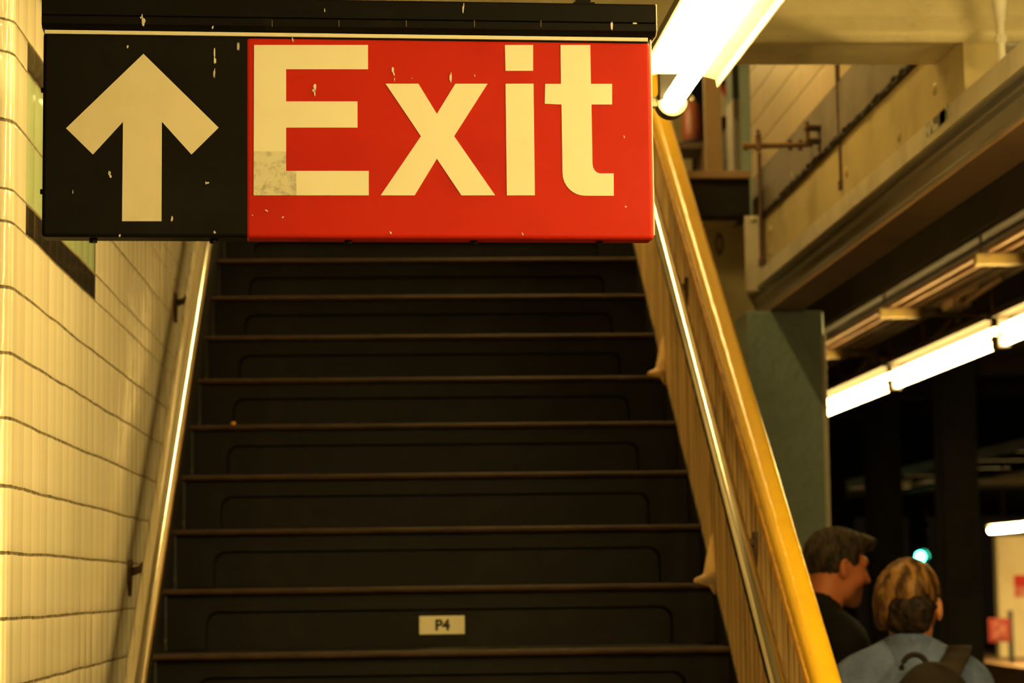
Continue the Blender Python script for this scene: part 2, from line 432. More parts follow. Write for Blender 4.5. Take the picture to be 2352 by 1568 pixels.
# left wall: glazed tile face along the stair, rounded at its near end
XW, YC, RC = -0.65, 3.935, 0.06
prof = [(XW, 11.0), (XW, 7.0), (XW, YC)]
for k in range(1, 9):
    a = PI / 2 * k / 8
    prof.append((XW - RC + RC * math.cos(a), YC - RC * math.sin(a)))
prof.append((-1.6, YC - RC))
w = MB()
arc = {}
s = 0.0
us = []
for i, p in enumerate(prof):
    if i <= 2: us.append(p[1])
    else: us.append(us[-1] - math.dist(p, prof[i - 1]))
for i in range(len(prof) - 1):
    (xa, ya), (xb, yb) = prof[i], prof[i + 1]
    w.add([(xa, ya, 0), (xb, yb, 0), (xb, yb, 4.6), (xa, ya, 4.6)], [(0, 1, 2, 3)])
me = bpy.data.meshes.new('wall_left')
me.from_pydata(w.v, [], w.f)
uvl = me.uv_layers.new(name='uv')
for q, p in enumerate(me.polygons):
    for li in p.loop_indices:
        vi = me.loops[li].vertex_index; c = me.vertices[vi].co
        k = vi - 4 * q
        uvl.data[li].uv = (us[q] if k in (0, 3) else us[q + 1], c.z - H)
    p.use_smooth = True
me.materials.append(M['tile_left'])
bmw = bmesh.new(); bmw.from_mesh(me); bmesh.ops.remove_doubles(bmw, verts=bmw.verts, dist=1e-5); bmw.to_mesh(me); bmw.free()
wl = bpy.data.objects.new('wall_left', me); col.objects.link(wl); structure(wl)
sm = wl.modifiers.new('thick', 'SOLIDIFY'); sm.thickness = 0.12; sm.offset = -1 if me.polygons[0].normal.x > 0 else 1

structure(MB().box(-3.5, 2.55, -6, 14, -0.12, 0).build('floor', M['platform_concrete']))
structure(MB().box(-3.5, 2.4, -6, 5.7, H + 1.62, H + 1.75).build('ceiling', M['ceiling_paint']))
structure(MB().box(-1.0, 2.4, 6.05, 16, H + 3.6, H + 3.7).build('ceiling_stairwell', M['ceiling_paint']))

# beam across the stair: lower face turned down, upper face towards us
b = MB()
yb, yt = 5.75, 6.1
zbm = at(1900, 150, Y=yt).z; zed = at(1900, 76, Y=yb).z
pr = [(-0.65, yt, zbm), (-0.65, yb + 0.12, zbm - 0.0), (-0.65, yb + 0.02, zed - 0.02), (-0.65, yb, zed), (-0.65, yb + 0.02, zed + 0.05), (-0.65, yb + 0.08, H + 1.75), (-0.65, yt, H + 1.75)]
b.prism(pr, (2.5, 0, 0))
structure(tag(b.build('ceiling_beam', M['plaster_beam'], bevel=0.008), 'rough cream plastered beam crossing above the stairs'))
pipe = thing('vent_pipe', 'short pale pipe stub with a collar below the plastered beam', 'pipe', at(2297, 40, Y=5.68))
q = pipe.location
zt = q.z
def loc(p): return Vector(p) - pipe.location
MB().tube([loc((q.x, q.y, zt + 0.09)), loc((q.x, q.y, zt - 0.13))], 0.011).build('pipe', M['white_enamel'], pipe, smooth=True)
MB().tube([loc((q.x, q.y, zt + 0.045)), loc((q.x, q.y, zt - 0.012))], [0.02, 0.0135]).build('flange', M['white_enamel'], pipe, smooth=True)
MB().tube([loc((q.x, q.y, zt - 0.048)), loc((q.x, q.y, zt - 0.066))], 0.015, seg=6).build('collar', M['white_enamel'], pipe)

# upper passage beyond the stair: tiled wall on a grey base above a cream girder
XU = 1.48
zg1 = at(2000, 246, X=XU).z
zg1 = at(2098, 153, X=XU).z; zg2 = at(1960, 153, X=XU).z
u = MB(); u.uv = uvwall
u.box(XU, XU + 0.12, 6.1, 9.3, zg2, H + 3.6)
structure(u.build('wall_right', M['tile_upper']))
structure(MB().box(XU - 0.006, XU + 0.12, 6.1, 9.28, zg1 + 0.012, zg2).build('baseboard_right', M['grey_trim'], bevel=0.003))
gap = MB().box(XU - 0.012, XU + 0.12, 6.1, 9.28, zg1 - 0.006, zg1 + 0.012)
for k in range(60):
    yy = 6.15 + k * 0.05 + random.uniform(-.03, .03)
    gap.ball((XU - 0.012, yy, zg1 + 0.004 + random.uniform(-.006, .008)), (0.008, 0.03, 0.008), 8, 5)
structure(gap.build('trim_1', M['dark_gap']))
far = MB().box(0.2, 1.75, 13.2, 13.35, 0.0, H + 3.6)
structure(far.build('wall_back', M['cream_paint']))

# track side: dark ceiling with cross joists, track bed
structure(MB().box(1.62, 21, 4, 75, H + 2.05, H + 2.2).build('ceiling_tracks', M['track_dark']))
for k in range(13):
    y0 = 15.0 + k * 2.4
    structure(MB().box(3.1, 10.5, y0, y0 + 0.3, H + 1.78, H + 2.05).build('ceiling_joist', M['track_beam']))
structure(MB().box(2.55, 21, -6, 75, -1.3, -1.2).build('floor_tracks', M['track_dark']))

# ------------------------------------------------------------------ stairs
N0, RISE, RUN = 6.1, 0.169, 0.269
ZN0 = H - 0.170
XL, XR = -0.648, 0.885
K0, K1 = -8, 13
def nose(k): return N0 + k * RUN, ZN0 + k * RISE
stairs = thing('staircase', 'dark painted steel staircase with worn brown step edges rising beside the tiled wall', 'stairs', (0.12, nose(K0)[0], 0))
SO = Vector(stairs.location)
def sp_(p): return Vector(p) - SO

def stringer(x0, x1, up, dn):
    ya, za = nose(K0 - 0.35); yb_, zb_ = nose(K1 + 0.3)
    return MB().prism([sp_((x0, ya, max(0.0, za - dn))), sp_((x0, yb_, zb_ - dn)), sp_((x0, yb_, zb_ + up)), sp_((x0, ya, za + up))], (x1 - x0, 0, 0))
stringer(XL - 0.0005, XL + 0.010, 0.10, 0.32).build('stringer', M['dark_steel'], stairs)
stringer(XR - 0.002, XR + 0.012, -0.01, 0.34).build('stringer', M['dark_steel'], stairs)

def recess_path(x0, x1, z0, z1, r):
    p = [(x0, z0)]; o = [None]
    n = 7
    for k in range(n):
        a = PI - PI / 2 * k / (n - 1); p.append((x0 + r + r * math.cos(a), z1 - r + r * math.sin(a)))
    for k in range(n):
        a = PI / 2 - PI / 2 * k / (n - 1); p.append((x1 - r + r * math.cos(a), z1 - r + r * math.sin(a)))
    p.append((x1, z0))
    return p
XI0, XI1 = -0.525, 0.768
riser0 = tread0 = angle0 = None
for k in range(K0, K1 + 1):
    yn, zn = nose(k)
    yr = yn + 0.028                      # riser face, set back under the nosing
    if riser0 is None:
        zt_, zb_ = RISE - 0.012, 0.0     # local heights above the tread below
        mb = MB()
        inn = recess_path(XI0, XI1, 0.004, RISE - 0.062, 0.034)
        outp = []
        W0, W1 = XL + 0.01, XR
        for i, (x, z) in enumerate(inn):
            if i == 0: outp.append((W0, 0.004))
            elif i == len(inn) - 1: outp.append((W1, 0.004))
            elif i <= 7:
                t = (i - 1) / 6.0
                outp.append((W0 + (x - XI0) * t, z + (zt_ - z) * (1 if i > 3 else t * 2)) if i > 3 else (W0, z + (zt_ - z) * (i - 1) / 3.0))
            else:
                j = 14 - i
                outp.append((W1, z + (zt_ - z) * j / 3.0) if j <= 3 else (W1 + (x - XI1) * (j / 6.0), zt_))
        n = len(inn); D = 0.013
        ly = 0.0
        v3 = [(x, ly, z) for x, z in outp] + [(x, ly, z) for x, z in inn] + [(x, ly + 0.002, z) for x, z in inn] + [(x + (0.006 if x < 0 else -0.006) * (abs(x) > .4), ly + D, z - (0.006 if z > 0.01 else 0)) for x, z in inn]
        fs = []
        for i in range(n - 1):
            fs.append((i, i + 1, n + i + 1, n + i))
            fs.append((n + i, n + i + 1, 3 * n + i + 1, 3 * n + i))
        fs.append(tuple(range(3 * n, 4 * n)))
        mb.add(v3, fs)
        mb.box(W0, W1, D + 0.002, D + 0.01, 0.0, zt_)
        riser0 = mb.build('riser', M['riser_paint'], stairs, smooth=True)
        riser0.location = sp_((0, yr, zn - RISE))
        # worn vertical closing angle at the wall side
        an = MB()
        an.box(XL + 0.010, XL + 0.019, -0.014, 0.0, 0.0, RISE - 0.014)
        angle0 = an.build('closing_angle', M['worn_angle'], riser0, bevel=0.002)
        tr = MB()
        # tread with a rounded nosing
        pts = []
        R = 0.0085
        for q in range(9):
            a = PI / 2 + PI * q / 8
            pts.append((W0, R + R * math.cos(a), -R + R * math.sin(a)))
        pts += [(W0, 0.03, -2 * R), (W0, 0.05, -0.012), (W0, RUN + 0.03, -0.012), (W0, RUN + 0.03, 0.0)]
        tr.prism(pts, (W1 - W0, 0, 0))
        tread0 = tr.build('tread', M['nosing_rust'], stairs, smooth=True)
        tread0.location = sp_((0, yn, zn))
        tread0.data.materials.append(M['dark_steel'])
        for p in tread0.data.polygons:
            if p.center.y > 0.034: p.material_index = 1
    else:
        r_ = dup(riser0, stairs); r_.location = sp_((0, yr, zn - RISE))
        t_ = dup(tread0, stairs); t_.location = sp_((0, yn, zn))
# number plate on the second visible riser
yp = nose(1)[0] + 0.028 + 0.013
p00 = at(963, 1457, Y=yp); p11 = at(1067, 1413, Y=yp)
pl = MB().box(p00.x, p11.x, yp - 0.004, yp, p00.z, p11.z, Matrix.Translation(-SO))
plate = pl.build('number_plate', M['plate_cream'], stairs, bevel=0.0015)
tag(plate, 'cream plate reading P4')

def text_mesh(txt, size, extrude, m, name, parent, bold=0.0, spacing=1.0):
    cu = bpy.data.curves.new('t', 'FONT'); cu.body = txt; cu.size = size; cu.extrude = extrude; cu.offset = bold
    cu.align_x = 'CENTER'; cu.align_y = 'CENTER'; cu.space_character = spacing
    ob = bpy.data.objects.new('t', cu); col.objects.link(ob)
    dg = bpy.context.evaluated_depsgraph_get()
    me = bpy.data.meshes.new_from_object(ob.evaluated_get(dg))
    bpy.data.objects.remove(ob); bpy.data.curves.remove(cu)
    me.name = name; me.materials.clear(); me.materials.append(m)
    o = bpy.data.objects.new(name, me); col.objects.link(o); o.parent = parent
    return o
tx = text_mesh('P4', 0.041, 0.0006, M['ink'], 'lettering', plate, 0.0016)
pc = at(1016, 1436, Y=yp)
tx.location = Vector((pc.x, yp - 0.0045, pc.z)) - SO; tx.rotation_euler = (PI / 2, 0, 0)

pb_ = at(536, 974, Y=nose(4)[0] + 0.012)
ob_ = MB().ball((0, 0, 0), (0.008, 0.006, 0.0055), 10, 7).build('litter_scrap', M['orange_bit'], smooth=True)
ob_.location = (pb_.x, nose(4)[0] + 0.012, nose(4)[1] + 0.0055)
tag(ob_, 'tiny orange scrap of litter lying on a dark step near the tiled wall', 'litter')

# ------------------------------------------------------------------ handrails
def line_through(pa, pb, Xp):
    a = at(*pa, X=Xp); b2 = at(*pb, X=Xp)
    sl = (b2.z - a.z) / (b2.y - a.y)
    return lambda y: Vector((Xp, y, a.z + sl * (y - a.y)))

XRL = -0.577
railL = line_through((313, 1568), (455, 650), XRL)
def handrail(label, rail, xw, sgn, rad, ys, y0, y1):
    root = thing('handrail', label, 'handrail', rail(y0))
    O = Vector(root.location)
    path = [rail(y0 + (y1 - y0) * i / 24.0) - O for i in range(25)]
    MB().tube(path, rad, seg=28).build('rail', M['stainless'], root, smooth=True)
    for y in ys:
        p = rail(y) - O
        xwl = xw - O.x
        zb = p.z - 0.085
        br = MB()
        # wall plate: a pointed shield
        sh = [(xwl, p.y - 0.022, zb + 0.035), (xwl, p.y + 0.022, zb + 0.035), (xwl, p.y + 0.02, zb - 0.02), (xwl, p.y, zb - 0.055), (xwl, p.y - 0.02, zb - 0.02)]
        br.prism(sh, (sgn * 0.009, 0, 0))
        arm = MB().tube([(xwl + sgn * 0.006, p.y, zb + 0.005), (xwl + sgn * 0.03, p.y, zb + 0.012), ((xwl + p.x) / 2 + sgn * 0.012, p.y, zb + 0.03), (p.x, p.y, zb + 0.055), (p.x, p.y, p.z - rad * 0.8)], [0.011, 0.010, 0.010, 0.009, 0.009], 10)
        bo = br.build('bracket', M['rust_bracket'], root, bevel=0.002)
        arm.build('arm', M['rust_bracket'], bo, smooth=True)
    return root
handrail('round steel handrail on brown brackets fixed along the tiled wall', railL, XW, 1, 0.0285, (4.50, 5.646, 6.787, 7.93, 9.07), 3.98, 9.6)
XRR = 0.828
XG = 0.885
railR = line_through((1786, 1568), (1529, 577), XRR)
handrail('round steel handrail on brackets along the beige grooved balustrade', railR, XG, -1, 0.021, (4.50, 5.62, 6.84, 7.98, 9.1), 3.98, 9.6)

# ------------------------------------------------------------------ balustrade
XY = 0.915
topr = line_through((1897, 1568), (1584, 500), XY)
bal = thing('balustrade', 'beige vertically grooved balustrade wall topped with a fat yellow rail', 'balustrade', (XY, 3.95, 0))
BO = Vector(bal.location)
y0, y1 = 3.95, 9.7
def nz(y): return ZN0 + (y - N0) * RISE / RUN
bt = MB()
pts = []
# ragged foot following the steps
for k in range(K0, K1 + 1):
    ya, za = nose(k)
    if y0 <= ya <= y1:
        j = random.uniform(-0.012, 0.012)
        pts.append((XG, ya - 0.012, za - 0.022 + j)); pts.append((XG, ya + 0.02, za + 0.016 + j * .5))
foot = [(XG, y0, nz(y0))] + pts + [(XG, y1, nz(y1))]
top = [(XG, y1, topr(y1).z - 0.005), (XG, y0, topr(y0).z - 0.005)]
bt.prism([Vector(p) - BO for p in foot + top], (0.06, 0, 0))
bt.build('panel', M['grooved'], bal)
prf = []
for q in range(24):
    a = 2 * PI * q / 24
    c_, s_ = math.cos(a), math.sin(a)
    e = 2 / 2.7
    prf.append((0.0315 * abs(c_) ** e * (1 if c_ > 0 else -1), 0.030 * abs(s_) ** e * (1 if s_ > 0 else -1)))
rings = []
sl = (topr(6).z - topr(5).z); nv = Vector((0, -sl, 1)).normalized()
for i in range(40):
    y = y0 - 0.02 + (y1 - y0) * i / 39
    c = topr(y) - BO
    rings.append([c + Vector((px_, 0, 0)) + nv * pz_ for px_, pz_ in prf])
MB().loft(rings).build('top_rail', M['yellow_paint'], bal, smooth=True)
# ochre strip painted as the shade under the yellow rail
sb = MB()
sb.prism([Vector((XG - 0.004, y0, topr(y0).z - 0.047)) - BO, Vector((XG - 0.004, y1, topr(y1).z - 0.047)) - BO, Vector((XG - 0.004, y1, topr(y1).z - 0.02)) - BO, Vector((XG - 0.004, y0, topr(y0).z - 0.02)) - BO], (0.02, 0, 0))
M['ochre_shade'] = mat('ochre_shade', (0.52, 0.27, 0.03), 0.45, c2=(0.34, 0.17, 0.04), scale=25, bump=0.3, bscale=50)
sb.build('rail_underside_shade', M['ochre_shade'], bal)
lump_spots = []
for (px, py, kk) in ((1508, 832, 5), (1615, 1300, 1)):
    yk, zk = nose(kk)
    lump_spots.append((yk, zk))

# ------------------------------------------------------------------ exit sign
A0 = at(97.5, 300, Y=3.412); A1 = at(1496, 300, Y=3.464)
ux = Vector((A1.x - A0.x, A1.y - A0.y, 0)); SWID = ux.length; ux.normalize()
nrm_s = Vector((ux.y, -ux.x, 0))            # towards the viewer
zbot = (on_plane(97, 549, A0, nrm_s).z + on_plane(1496, 543, A0, nrm_s).z) / 2
ztop = (on_plane(97, 82, A0, nrm_s).z + on_plane(1496, 82, A0, nrm_s).z) / 2
sign = thing('exit_sign', 'hanging exit sign with a white arrow on black and white letters on red', 'sign', (A0.x, A0.y, zbot), (0, 0, math.atan2(ux.y, ux.x)))
tilt_s = 0.0
def loc2(px, py):
    p = on_plane(px, py, A0, nrm_s)
    d = p - Vector((A0.x, A0.y, zbot))
    return d.dot(ux), d.z
SH = ztop - zbot
TH = 0.046
MB().box(0, SWID, 0.0, TH, 0, SH).build('sign_box', M['black_enamel'], sign, bevel=0.0055, bseg=3)
xr = loc2(564, 300)[0]
# red face: a folded sheet wrapping the box's right end and lower lip
rp = MB().box(xr, SWID + 0.0012, -0.0012, TH * 0.9, -0.0012, SH - 0.004)
rp.build('red_panel', M['red_enamel'], sign, bevel=0.006, bseg=3)
te = MB().box(0.002, SWID - 0.003, -0.003, TH - 0.004, SH - 0.0035, SH + 0.0025)
te.build('top_edge_lit', M['lit_edge_cream'], sign, bevel=0.0008)  # pale strip painted for the light along the top edge
eg = MB().box(SWID + 0.0006, SWID + 0.0032, 0.003, TH - 0.004, 0.006, SH + 0.001)
eg.build('side_edge_glint', M['lit_edge_cream'], sign, bevel=0.001)  # pale strip stands in for lamp light caught on the right edge
def flat_shape(mb, pts, front, th=0.0008):
    mb.prism([(*((u_ := loc2(*p))[:1]), front, u_[1]) for p in pts], (0, -th, 0))
def c3(pts): return [(500 + x * 1050 / 2352, y * 1050 / 2352) for x, y in pts]
def c1(pts): return [(x * 600 / 1344, y * 600 / 1344) for x, y in pts]
L = MB()
FR = -0.0016
flat_shape(L, c3([(187, 233), (773, 233), (773, 358), (352, 358), (352, 523), (719, 523), (719, 658), (352, 658), (352, 880), (777, 880), (777, 1006), (185, 1006)]), FR)
flat_shape(L, c3([(863, 432), (1032, 432), (1127, 587), (1222, 432), (1388, 432), (1216, 702), (1427, 1006), (1253, 1006), (1127, 818), (1013, 1006), (838, 1006), (1045, 702)]), FR)
flat_shape(L, c3([(1477, 233), (1622, 233), (1622, 366), (1480, 366)]), FR)
flat_shape(L, c3([(1480, 432), (1624, 432), (1631, 1006), (1487, 1006)]), FR)
tpts = [(1763, 233), (1916, 233), (1919, 433), (2028, 433), (2028, 539), (1922, 539), (1927, 838)]
for q in range(1, 7):
    a = PI + PI / 2 * (1 - q / 6.0) + PI / 2 * 0  # inner fillet
    a = PI - PI / 2 * q / 6.0
    tpts.append((1968 + 41 * math.cos(a + PI) * -1 * -1, 0)) if False else tpts.append((1968 - 41 * math.cos(PI / 2 * q / 6.0), 840 + 53 * math.sin(PI / 2 * q / 6.0)))
tpts += [(2036, 893), (2037, 1008), (1890, 1008)]
for q in range(1, 9):
    a = PI / 2 * q / 8
    tpts.append((1890 - 117 * math.sin(a), 890 + 118 * math.cos(a)))
tpts += [(1768, 539), (1682, 535), (1684, 433), (1765, 433)]
flat_shape(L, c3(tpts), FR)
L.build('lettering', M['lettering'], sign)
A = MB()
flat_shape(A, c1([(738, 277), (1125, 657), (985, 795), (833, 627), (831, 1138), (628, 1138), (633, 627), (478, 795), (340, 660)]), -0.0002)
M['arrow_paint'] = mat('arrow_paint', (0.72, 0.66, 0.50), 0.5, c2=(0.66, 0.60, 0.42), scale=6)
A.build('arrow', M['arrow_paint'], sign)
# header channel above the box
hx0, hz0 = loc2(97, 80); hx1, hz1 = loc2(1503, 14)
hz1 = hz1 + 0.0
mid = loc2(700, 47)[1]
hd = MB()
ptsH = [(hx0, -0.004, SH + 0.004), (hx0, -0.013, SH + 0.010), (hx0, -0.013, mid - 0.001), (hx0, -0.010, mid), (hx0, -0.013, mid + 0.001), (hx0, -0.013, hz1 - 0.003), (hx0, -0.010, hz1), (hx0, TH + 0.005, hz1), (hx0, TH + 0.005, SH + 0.004)]
hd.prism(ptsH, (hx1 - hx0, 0, 0))
hd.build('header_channel', M['header_paint'], sign, bevel=0.0006)
hc = MB().prism([(hx1, y_, z_) for _, y_, z_ in ptsH], (0.0018, 0, 0))
hc.build('channel_end_glint', M['lit_edge_cream'], sign)  # pale cap painted as the lit end of the channel
M['scratch'] = mat('scratch', (0.11, 0.09, 0.065), 0.6)
for px in (625, 778, 932, 1088, 1240):
    u_, v_ = loc2(px, 59); MB().box(u_ - 0.0007, u_ + 0.0007, -0.0135, -0.0128, v_ - 0.005, v_ + 0.005).build('scratch_mark', M['scratch'], sign)
# splashes of pale paint
rn = random.Random(3)
for (px, py, wd_, ht) in ((331, 55, 10, 28), (326, 45, 6, 12), (292, 106, 7, 12), (494, 130, 7, 30), (492, 165, 4, 24), (547, 100, 6, 26), (489, 68, 5, 8), (745, 26, 4, 16), (1063, 22, 6, 20), (1402, 52, 6, 46),
                          (673, 90, 6, 14), (720, 208, 12, 20), (903, 164, 7, 24), (1035, 182, 6, 26), (907, 185, 4, 8), (1433, 314, 3, 6), (251, 402, 12, 14), (168, 441, 4, 8), (394, 502, 6, 14), (494, 533, 8, 8), (275, 540, 5, 7), (476, 420, 9, 10), (897, 534, 4, 7), (1200, 538, 4, 6), (1090, 175, 3, 5), (946, 180, 3, 4), (580, 495, 8, 4), (650, 500, 8, 4), (612, 484, 6, 4), (1437, 475, 4, 4), (1455, 60, 12, 4)):
    u_, v_ = loc2(px, py); s_ = SWID / 1400
    fr = -0.0136 if py < 80 and not (px in (494, 292, 547)) else (-0.0004 if px < 560 else -0.0018)
    D = MB()
    for q in range(3):
        cx = u_ + rn.uniform(-.35, .35) * wd_ * s_; cz = v_ + rn.uniform(-.35, .35) * ht * s_
        ww = wd_ * s_ * rn.uniform(.18, .38); hh = ht * s_ * rn.uniform(.18, .5)
        n_ = 9
        D.prism([(cx + ww * math.cos(2 * PI * i / n_) * rn.uniform(.6, 1.1), fr, cz + hh * math.sin(2 * PI * i / n_) * rn.uniform(.7, 1.1)) for i in range(n_)], (0, -0.0006, 0))
    D.build('paint_splash', M['drip_paint'], sign)
for px in (212, 490, 800, 1090, 1381):
    u_ = loc2(px, 550)[0]
    MB().tube([(u_, 0.02, 0.0), (u_, 0.02, -0.006)], 0.006, 8).build('bolt', M['header_paint'], sign)
for py in (203, 437):
    v_ = loc2(97, py)[1]
    MB().tube([(0.001, 0.012, v_), (-0.0035, 0.012, v_)], 0.004, 8).build('bolt', M['header_paint'], sign)
for px in (256, 1343):
    u_ = loc2(px, 5)[0]
    hp = MB().box(u_ - 0.011, u_ + 0.011, 0.008, 0.030, hz1 - 0.002, H + 1.622 - zbot)
    hp.box(u_ - 0.017, u_ + 0.017, 0.004, 0.034, hz1 - 0.002, hz1 + 0.006)
    hp.build('hanger_post', M['header_paint'], sign, bevel=0.001)

# ------------------------------------------------------------------ tube light beside the sign
def tube_light(label, cat, p, tilt, yaw, tube_m, hang):
    root = thing('tube_light', label, cat, p, (tilt, 0, yaw))
    LN = 1.22
    MB().tube([(0, 0, 0), (0, -LN, 0)], 0.0200, 20).build('tube', tube_m, root, smooth=True)
    ring = MB()
    rr = []
    for (y_, r_) in ((0.004, 0.0275), (0.004, 0.0315), (0.008, 0.033), (0.052, 0.033), (0.052, 0.004), (0.047, 0.0275)):
        rr.append([Vector((r_ * math.cos(2 * PI * i / 32), y_ - 0.035, r_ * math.sin(2 * PI * i / 32))) for i in range(32)])
    rr.append(rr[0])
    ring.loft(rr, caps=False)
    ro = ring.build('end_ring', M['ring_plastic'], root, smooth=True)
    MB().ball((0.0395, -0.022, 0.006), 0.0085, 12, 8).build('knob', M['ring_plastic'], ro, smooth=True)
    MB().box(-0.058, -0.031, -0.03, -0.012, -0.012, 0.008).build('clip', M['ring_plastic'], ro, bevel=0.003)
    rf = MB()
    pr = [(-0.086, 0.020), (-0.083, 0.036), (-0.036, 0.048), (0.036, 0.048), (0.083, 0.036), (0.086, 0.020), (0.089, 0.020), (0.087, 0.040), (0.036, 0.052), (-0.036, 0.052), (-0.087, 0.040), (-0.089, 0.020)]
    rf.prism([(x, -0.075, z) for x, z in pr], (0, -(LN - 0.06), 0))
    rf.build('reflector', M['dusty_reflector'], root)
    MB().box(-0.04, 0.04, -(LN + 0.02), -0.05, 0.052, 0.10).build('ballast_box', M['white_enamel'], root, bevel=0.003)
    ec = MB().box(-0.03, 0.03, -0.05, -0.028, -0.0, 0.075)
    ec.build('lamp_holder', M['header_paint'], root, bevel=0.003)
    for y_ in (-0.25, -1.0):
        MB().tube([(0, y_, 0.10), (0, y_, hang)], 0.006, 8).build('hanger_rod', M['header_paint'], root)
    return root
Y1 = 4.65
pe = at(1541, 237, Y=Y1)
TILT = math.atan(0.0455)
lamp = tube_light('lit fluorescent tube in a white reflector and end ring right beside the exit sign', 'light', pe, TILT, -0.008, M['tube_near'], 0.66)

def added_lamp(label, p, m, rotz=0.0):  # copies of the lamp, added out of view as extra light
    c = dup(lamp); c.location = p; c.rotation_euler = (0, 0, rotz); c['label'] = label
    for ch in kids(c):
        if ch.name.startswith('reflector'): bpy.data.objects.remove(ch); continue
        if ch.name.startswith('tube'):
            ch.data = ch.data.copy(); ch.data.materials.clear(); ch.data.materials.append(m)
    return c
for (lx, ly, lb) in ((1.02, 2.86, 'hanging from the ceiling in front of the exit sign'), (-1.1, 0.9, 'hanging near the tiled corner before the stairs'), (2.1, 1.60, 'hanging near the track side before the stairs'), (2.15, 3.35, 'hanging near the track side beside the stair foot'), (2.25, 5.0, 'hanging near the track side beyond the stair foot'),
                     (0.15, 0.5, 'hanging above the viewer in the middle row'), (2.0, -0.4, 'hanging above the viewer on the track side')):
    added_lamp('added unseen tube light ' + lb, (lx, ly, H + 0.98), M['tube_added_room'])  # unseen lamps added to brighten sign, tiled wall, rails and balustrade
added_lamp('added unseen tube light hanging high over the upper flight of the stairs', (0.55, 8.3, H + 2.8), M['tube_added_up'])  # unseen lamps added to brighten the upper passage and stairs
added_lamp('added unseen tube light hanging high at the top of the stairs', (0.55, 11.5, H + 2.8), M['tube_added_up'])

# ------------------------------------------------------------------ long beam, girder, columns
beam = thing('platform_beam', 'long horizontal steel beam with a pale top strip running over the green column', 'beam', (1.5, 10.4, H + 1.07), kind='thing')
BM = Vector(beam.location)
ya, yb2 = 4.3, 10.4
def ext(profile, name, m, **kw):
    return MB().prism([Vector((x, ya, H + z)) - BM for x, z in profile], (0, yb2 - ya, 0)).build(name, m, beam, **kw)
zA, zB, zC, zD, zE = (at(2352, y_, X=x_).z - H for y_, x_ in ((90, 1.44), (150, 1.44), (190, 1.461), (292, 1.47), (368, 1.60)))
ext([(1.44, zA), (1.44, zB), (1.452, zB), (1.452, zA - 0.012), (1.60, zA - 0.012), (1.60, zA)], 'top_strip', M['alu_strip'])
ext([(1.4521, zA - 0.0121), (1.4521, zB - 0.008), (1.468, zB - 0.014), (1.468, zC + 0.008), (1.461, zC), (1.461, zC - 0.007), (1.474, zC - 0.015), (1.476, zE + 0.034), (1.470, zE + 0.026), (1.470, zE + 0.0125), (1.59, zE + 0.0125), (1.59, zA - 0.0121)], 'channel', M['grey_channel'])
ext([(1.466, zE + 0.012), (1.466, zE), (1.60, zE), (1.60, zE + 0.012)], 'bottom_flange', M['brown_beam'])
st = MB()
for (px, py, dy) in ((2150, 283, 0.22), (2172, 262, 0.12)):
    p = at(px, py, X=1.44)
    st.box(1.4385, 1.4398, p.y - dy / 2, p.y + dy / 2, p.z - 0.018, p.z + 0.018, Matrix.Translation(-BM))
M['sticker'] = mat('sticker', (0.5, 0.5, 0.4), 0.6, c2=(0.12, 0.11, 0.08), scale=26, lo=0.48, hi=0.55)
tag(st.build('sticker', M['sticker'], beam), 'torn printed sticker')

gird = thing('girder', 'cream painted girder web between the grey wall base and the long beam', 'girder', (XU, 9.28, H + 1.0), kind='thing')
GO = Vector(gird.location)
gw = MB().box(XU, XU + 0.1, 6.1, 9.28, H + zA + 0.001, zg1 - 0.006, Matrix.Translation(-GO))
gw.box(XU, XU + 0.1, 5.78, 6.1, H + zA + 0.001, zbm - 0.002, Matrix.Translation(-GO))
rv = gw
for (px, py) in ((1770, 528), (1770, 580), (1822, 400), (1945, 395), (2148, 205), (2175, 175), (2066, 313)):
    p = at(px, py, X=XU) - GO
    rv.ball((p.x, p.y, p.z), (0.008, 0.022, 0.018), 10, 6)
rv.build('web', M['cream_paint'], gird, smooth=True)
p = at(1880, 560, X=XU)
# connection plates at the far end of the girder
endp = thing('stiffener_plate', 'pale vertical steel strip with a bolt head left of the girder end', 'steel strip', at(1730, 600, Y=9.0))
EO = Vector(endp.location)
a_ = at(1713, 640, Y=9.0); c_ = at(1746, 495, Y=9.0)
MB().box(a_.x, c_.x, 9.0, 9.012, a_.z - 0.05, c_.z, Matrix.Translation(-EO)).build('strip', M['alu_strip'], endp, bevel=0.002)
bh = at(1729, 503, Y=9.0) - EO
MB().ball((bh.x, bh.y, bh.z), (0.014, 0.012, 0.014), 12, 7).build('bolt', M['alu_strip'], endp, smooth=True)
web2 = thing('cross_girder', 'cream riveted cross girder plate seen between the yellow rail and pale steel strip', 'girder', at(1660, 660, Y=9.25), kind='thing')
WO = Vector(web2.location)
a_ = at(1480, 690, Y=9.25); c_ = at(1716, 505, Y=9.25)
MB().box(a_.x, c_.x + 0.15, 9.25, 9.27, a_.z - 0.1, c_.z, Matrix.Translation(-WO)).build('plate', M['cream_paint'], web2)
c_ = at(1690, 507, Y=9.15)
MB().box(a_.x, c_.x, 9.12, 9.25, c_.z - 0.012, c_.z + 0.012, Matrix.Translation(-WO)).build('flange', M['cream_paint'], web2, bevel=0.002)
o_ = at(1652, 560, Y=9.25)
ov = []
for r0, d0 in ((1.0, 0.0), (0.8, -0.014), (0.55, -0.014), (0.45, 0.0)):
    ov.append([Vector((o_.x + 0.018 * r0 * math.cos(2 * PI * i / 20), 9.249 + d0, o_.z + 0.05 * r0 * math.sin(2 * PI * i / 20))) - WO for i in range(20)])
MB().loft(ov, caps=False).build('oval_boss', M['brown_pipe'], web2, smooth=True)

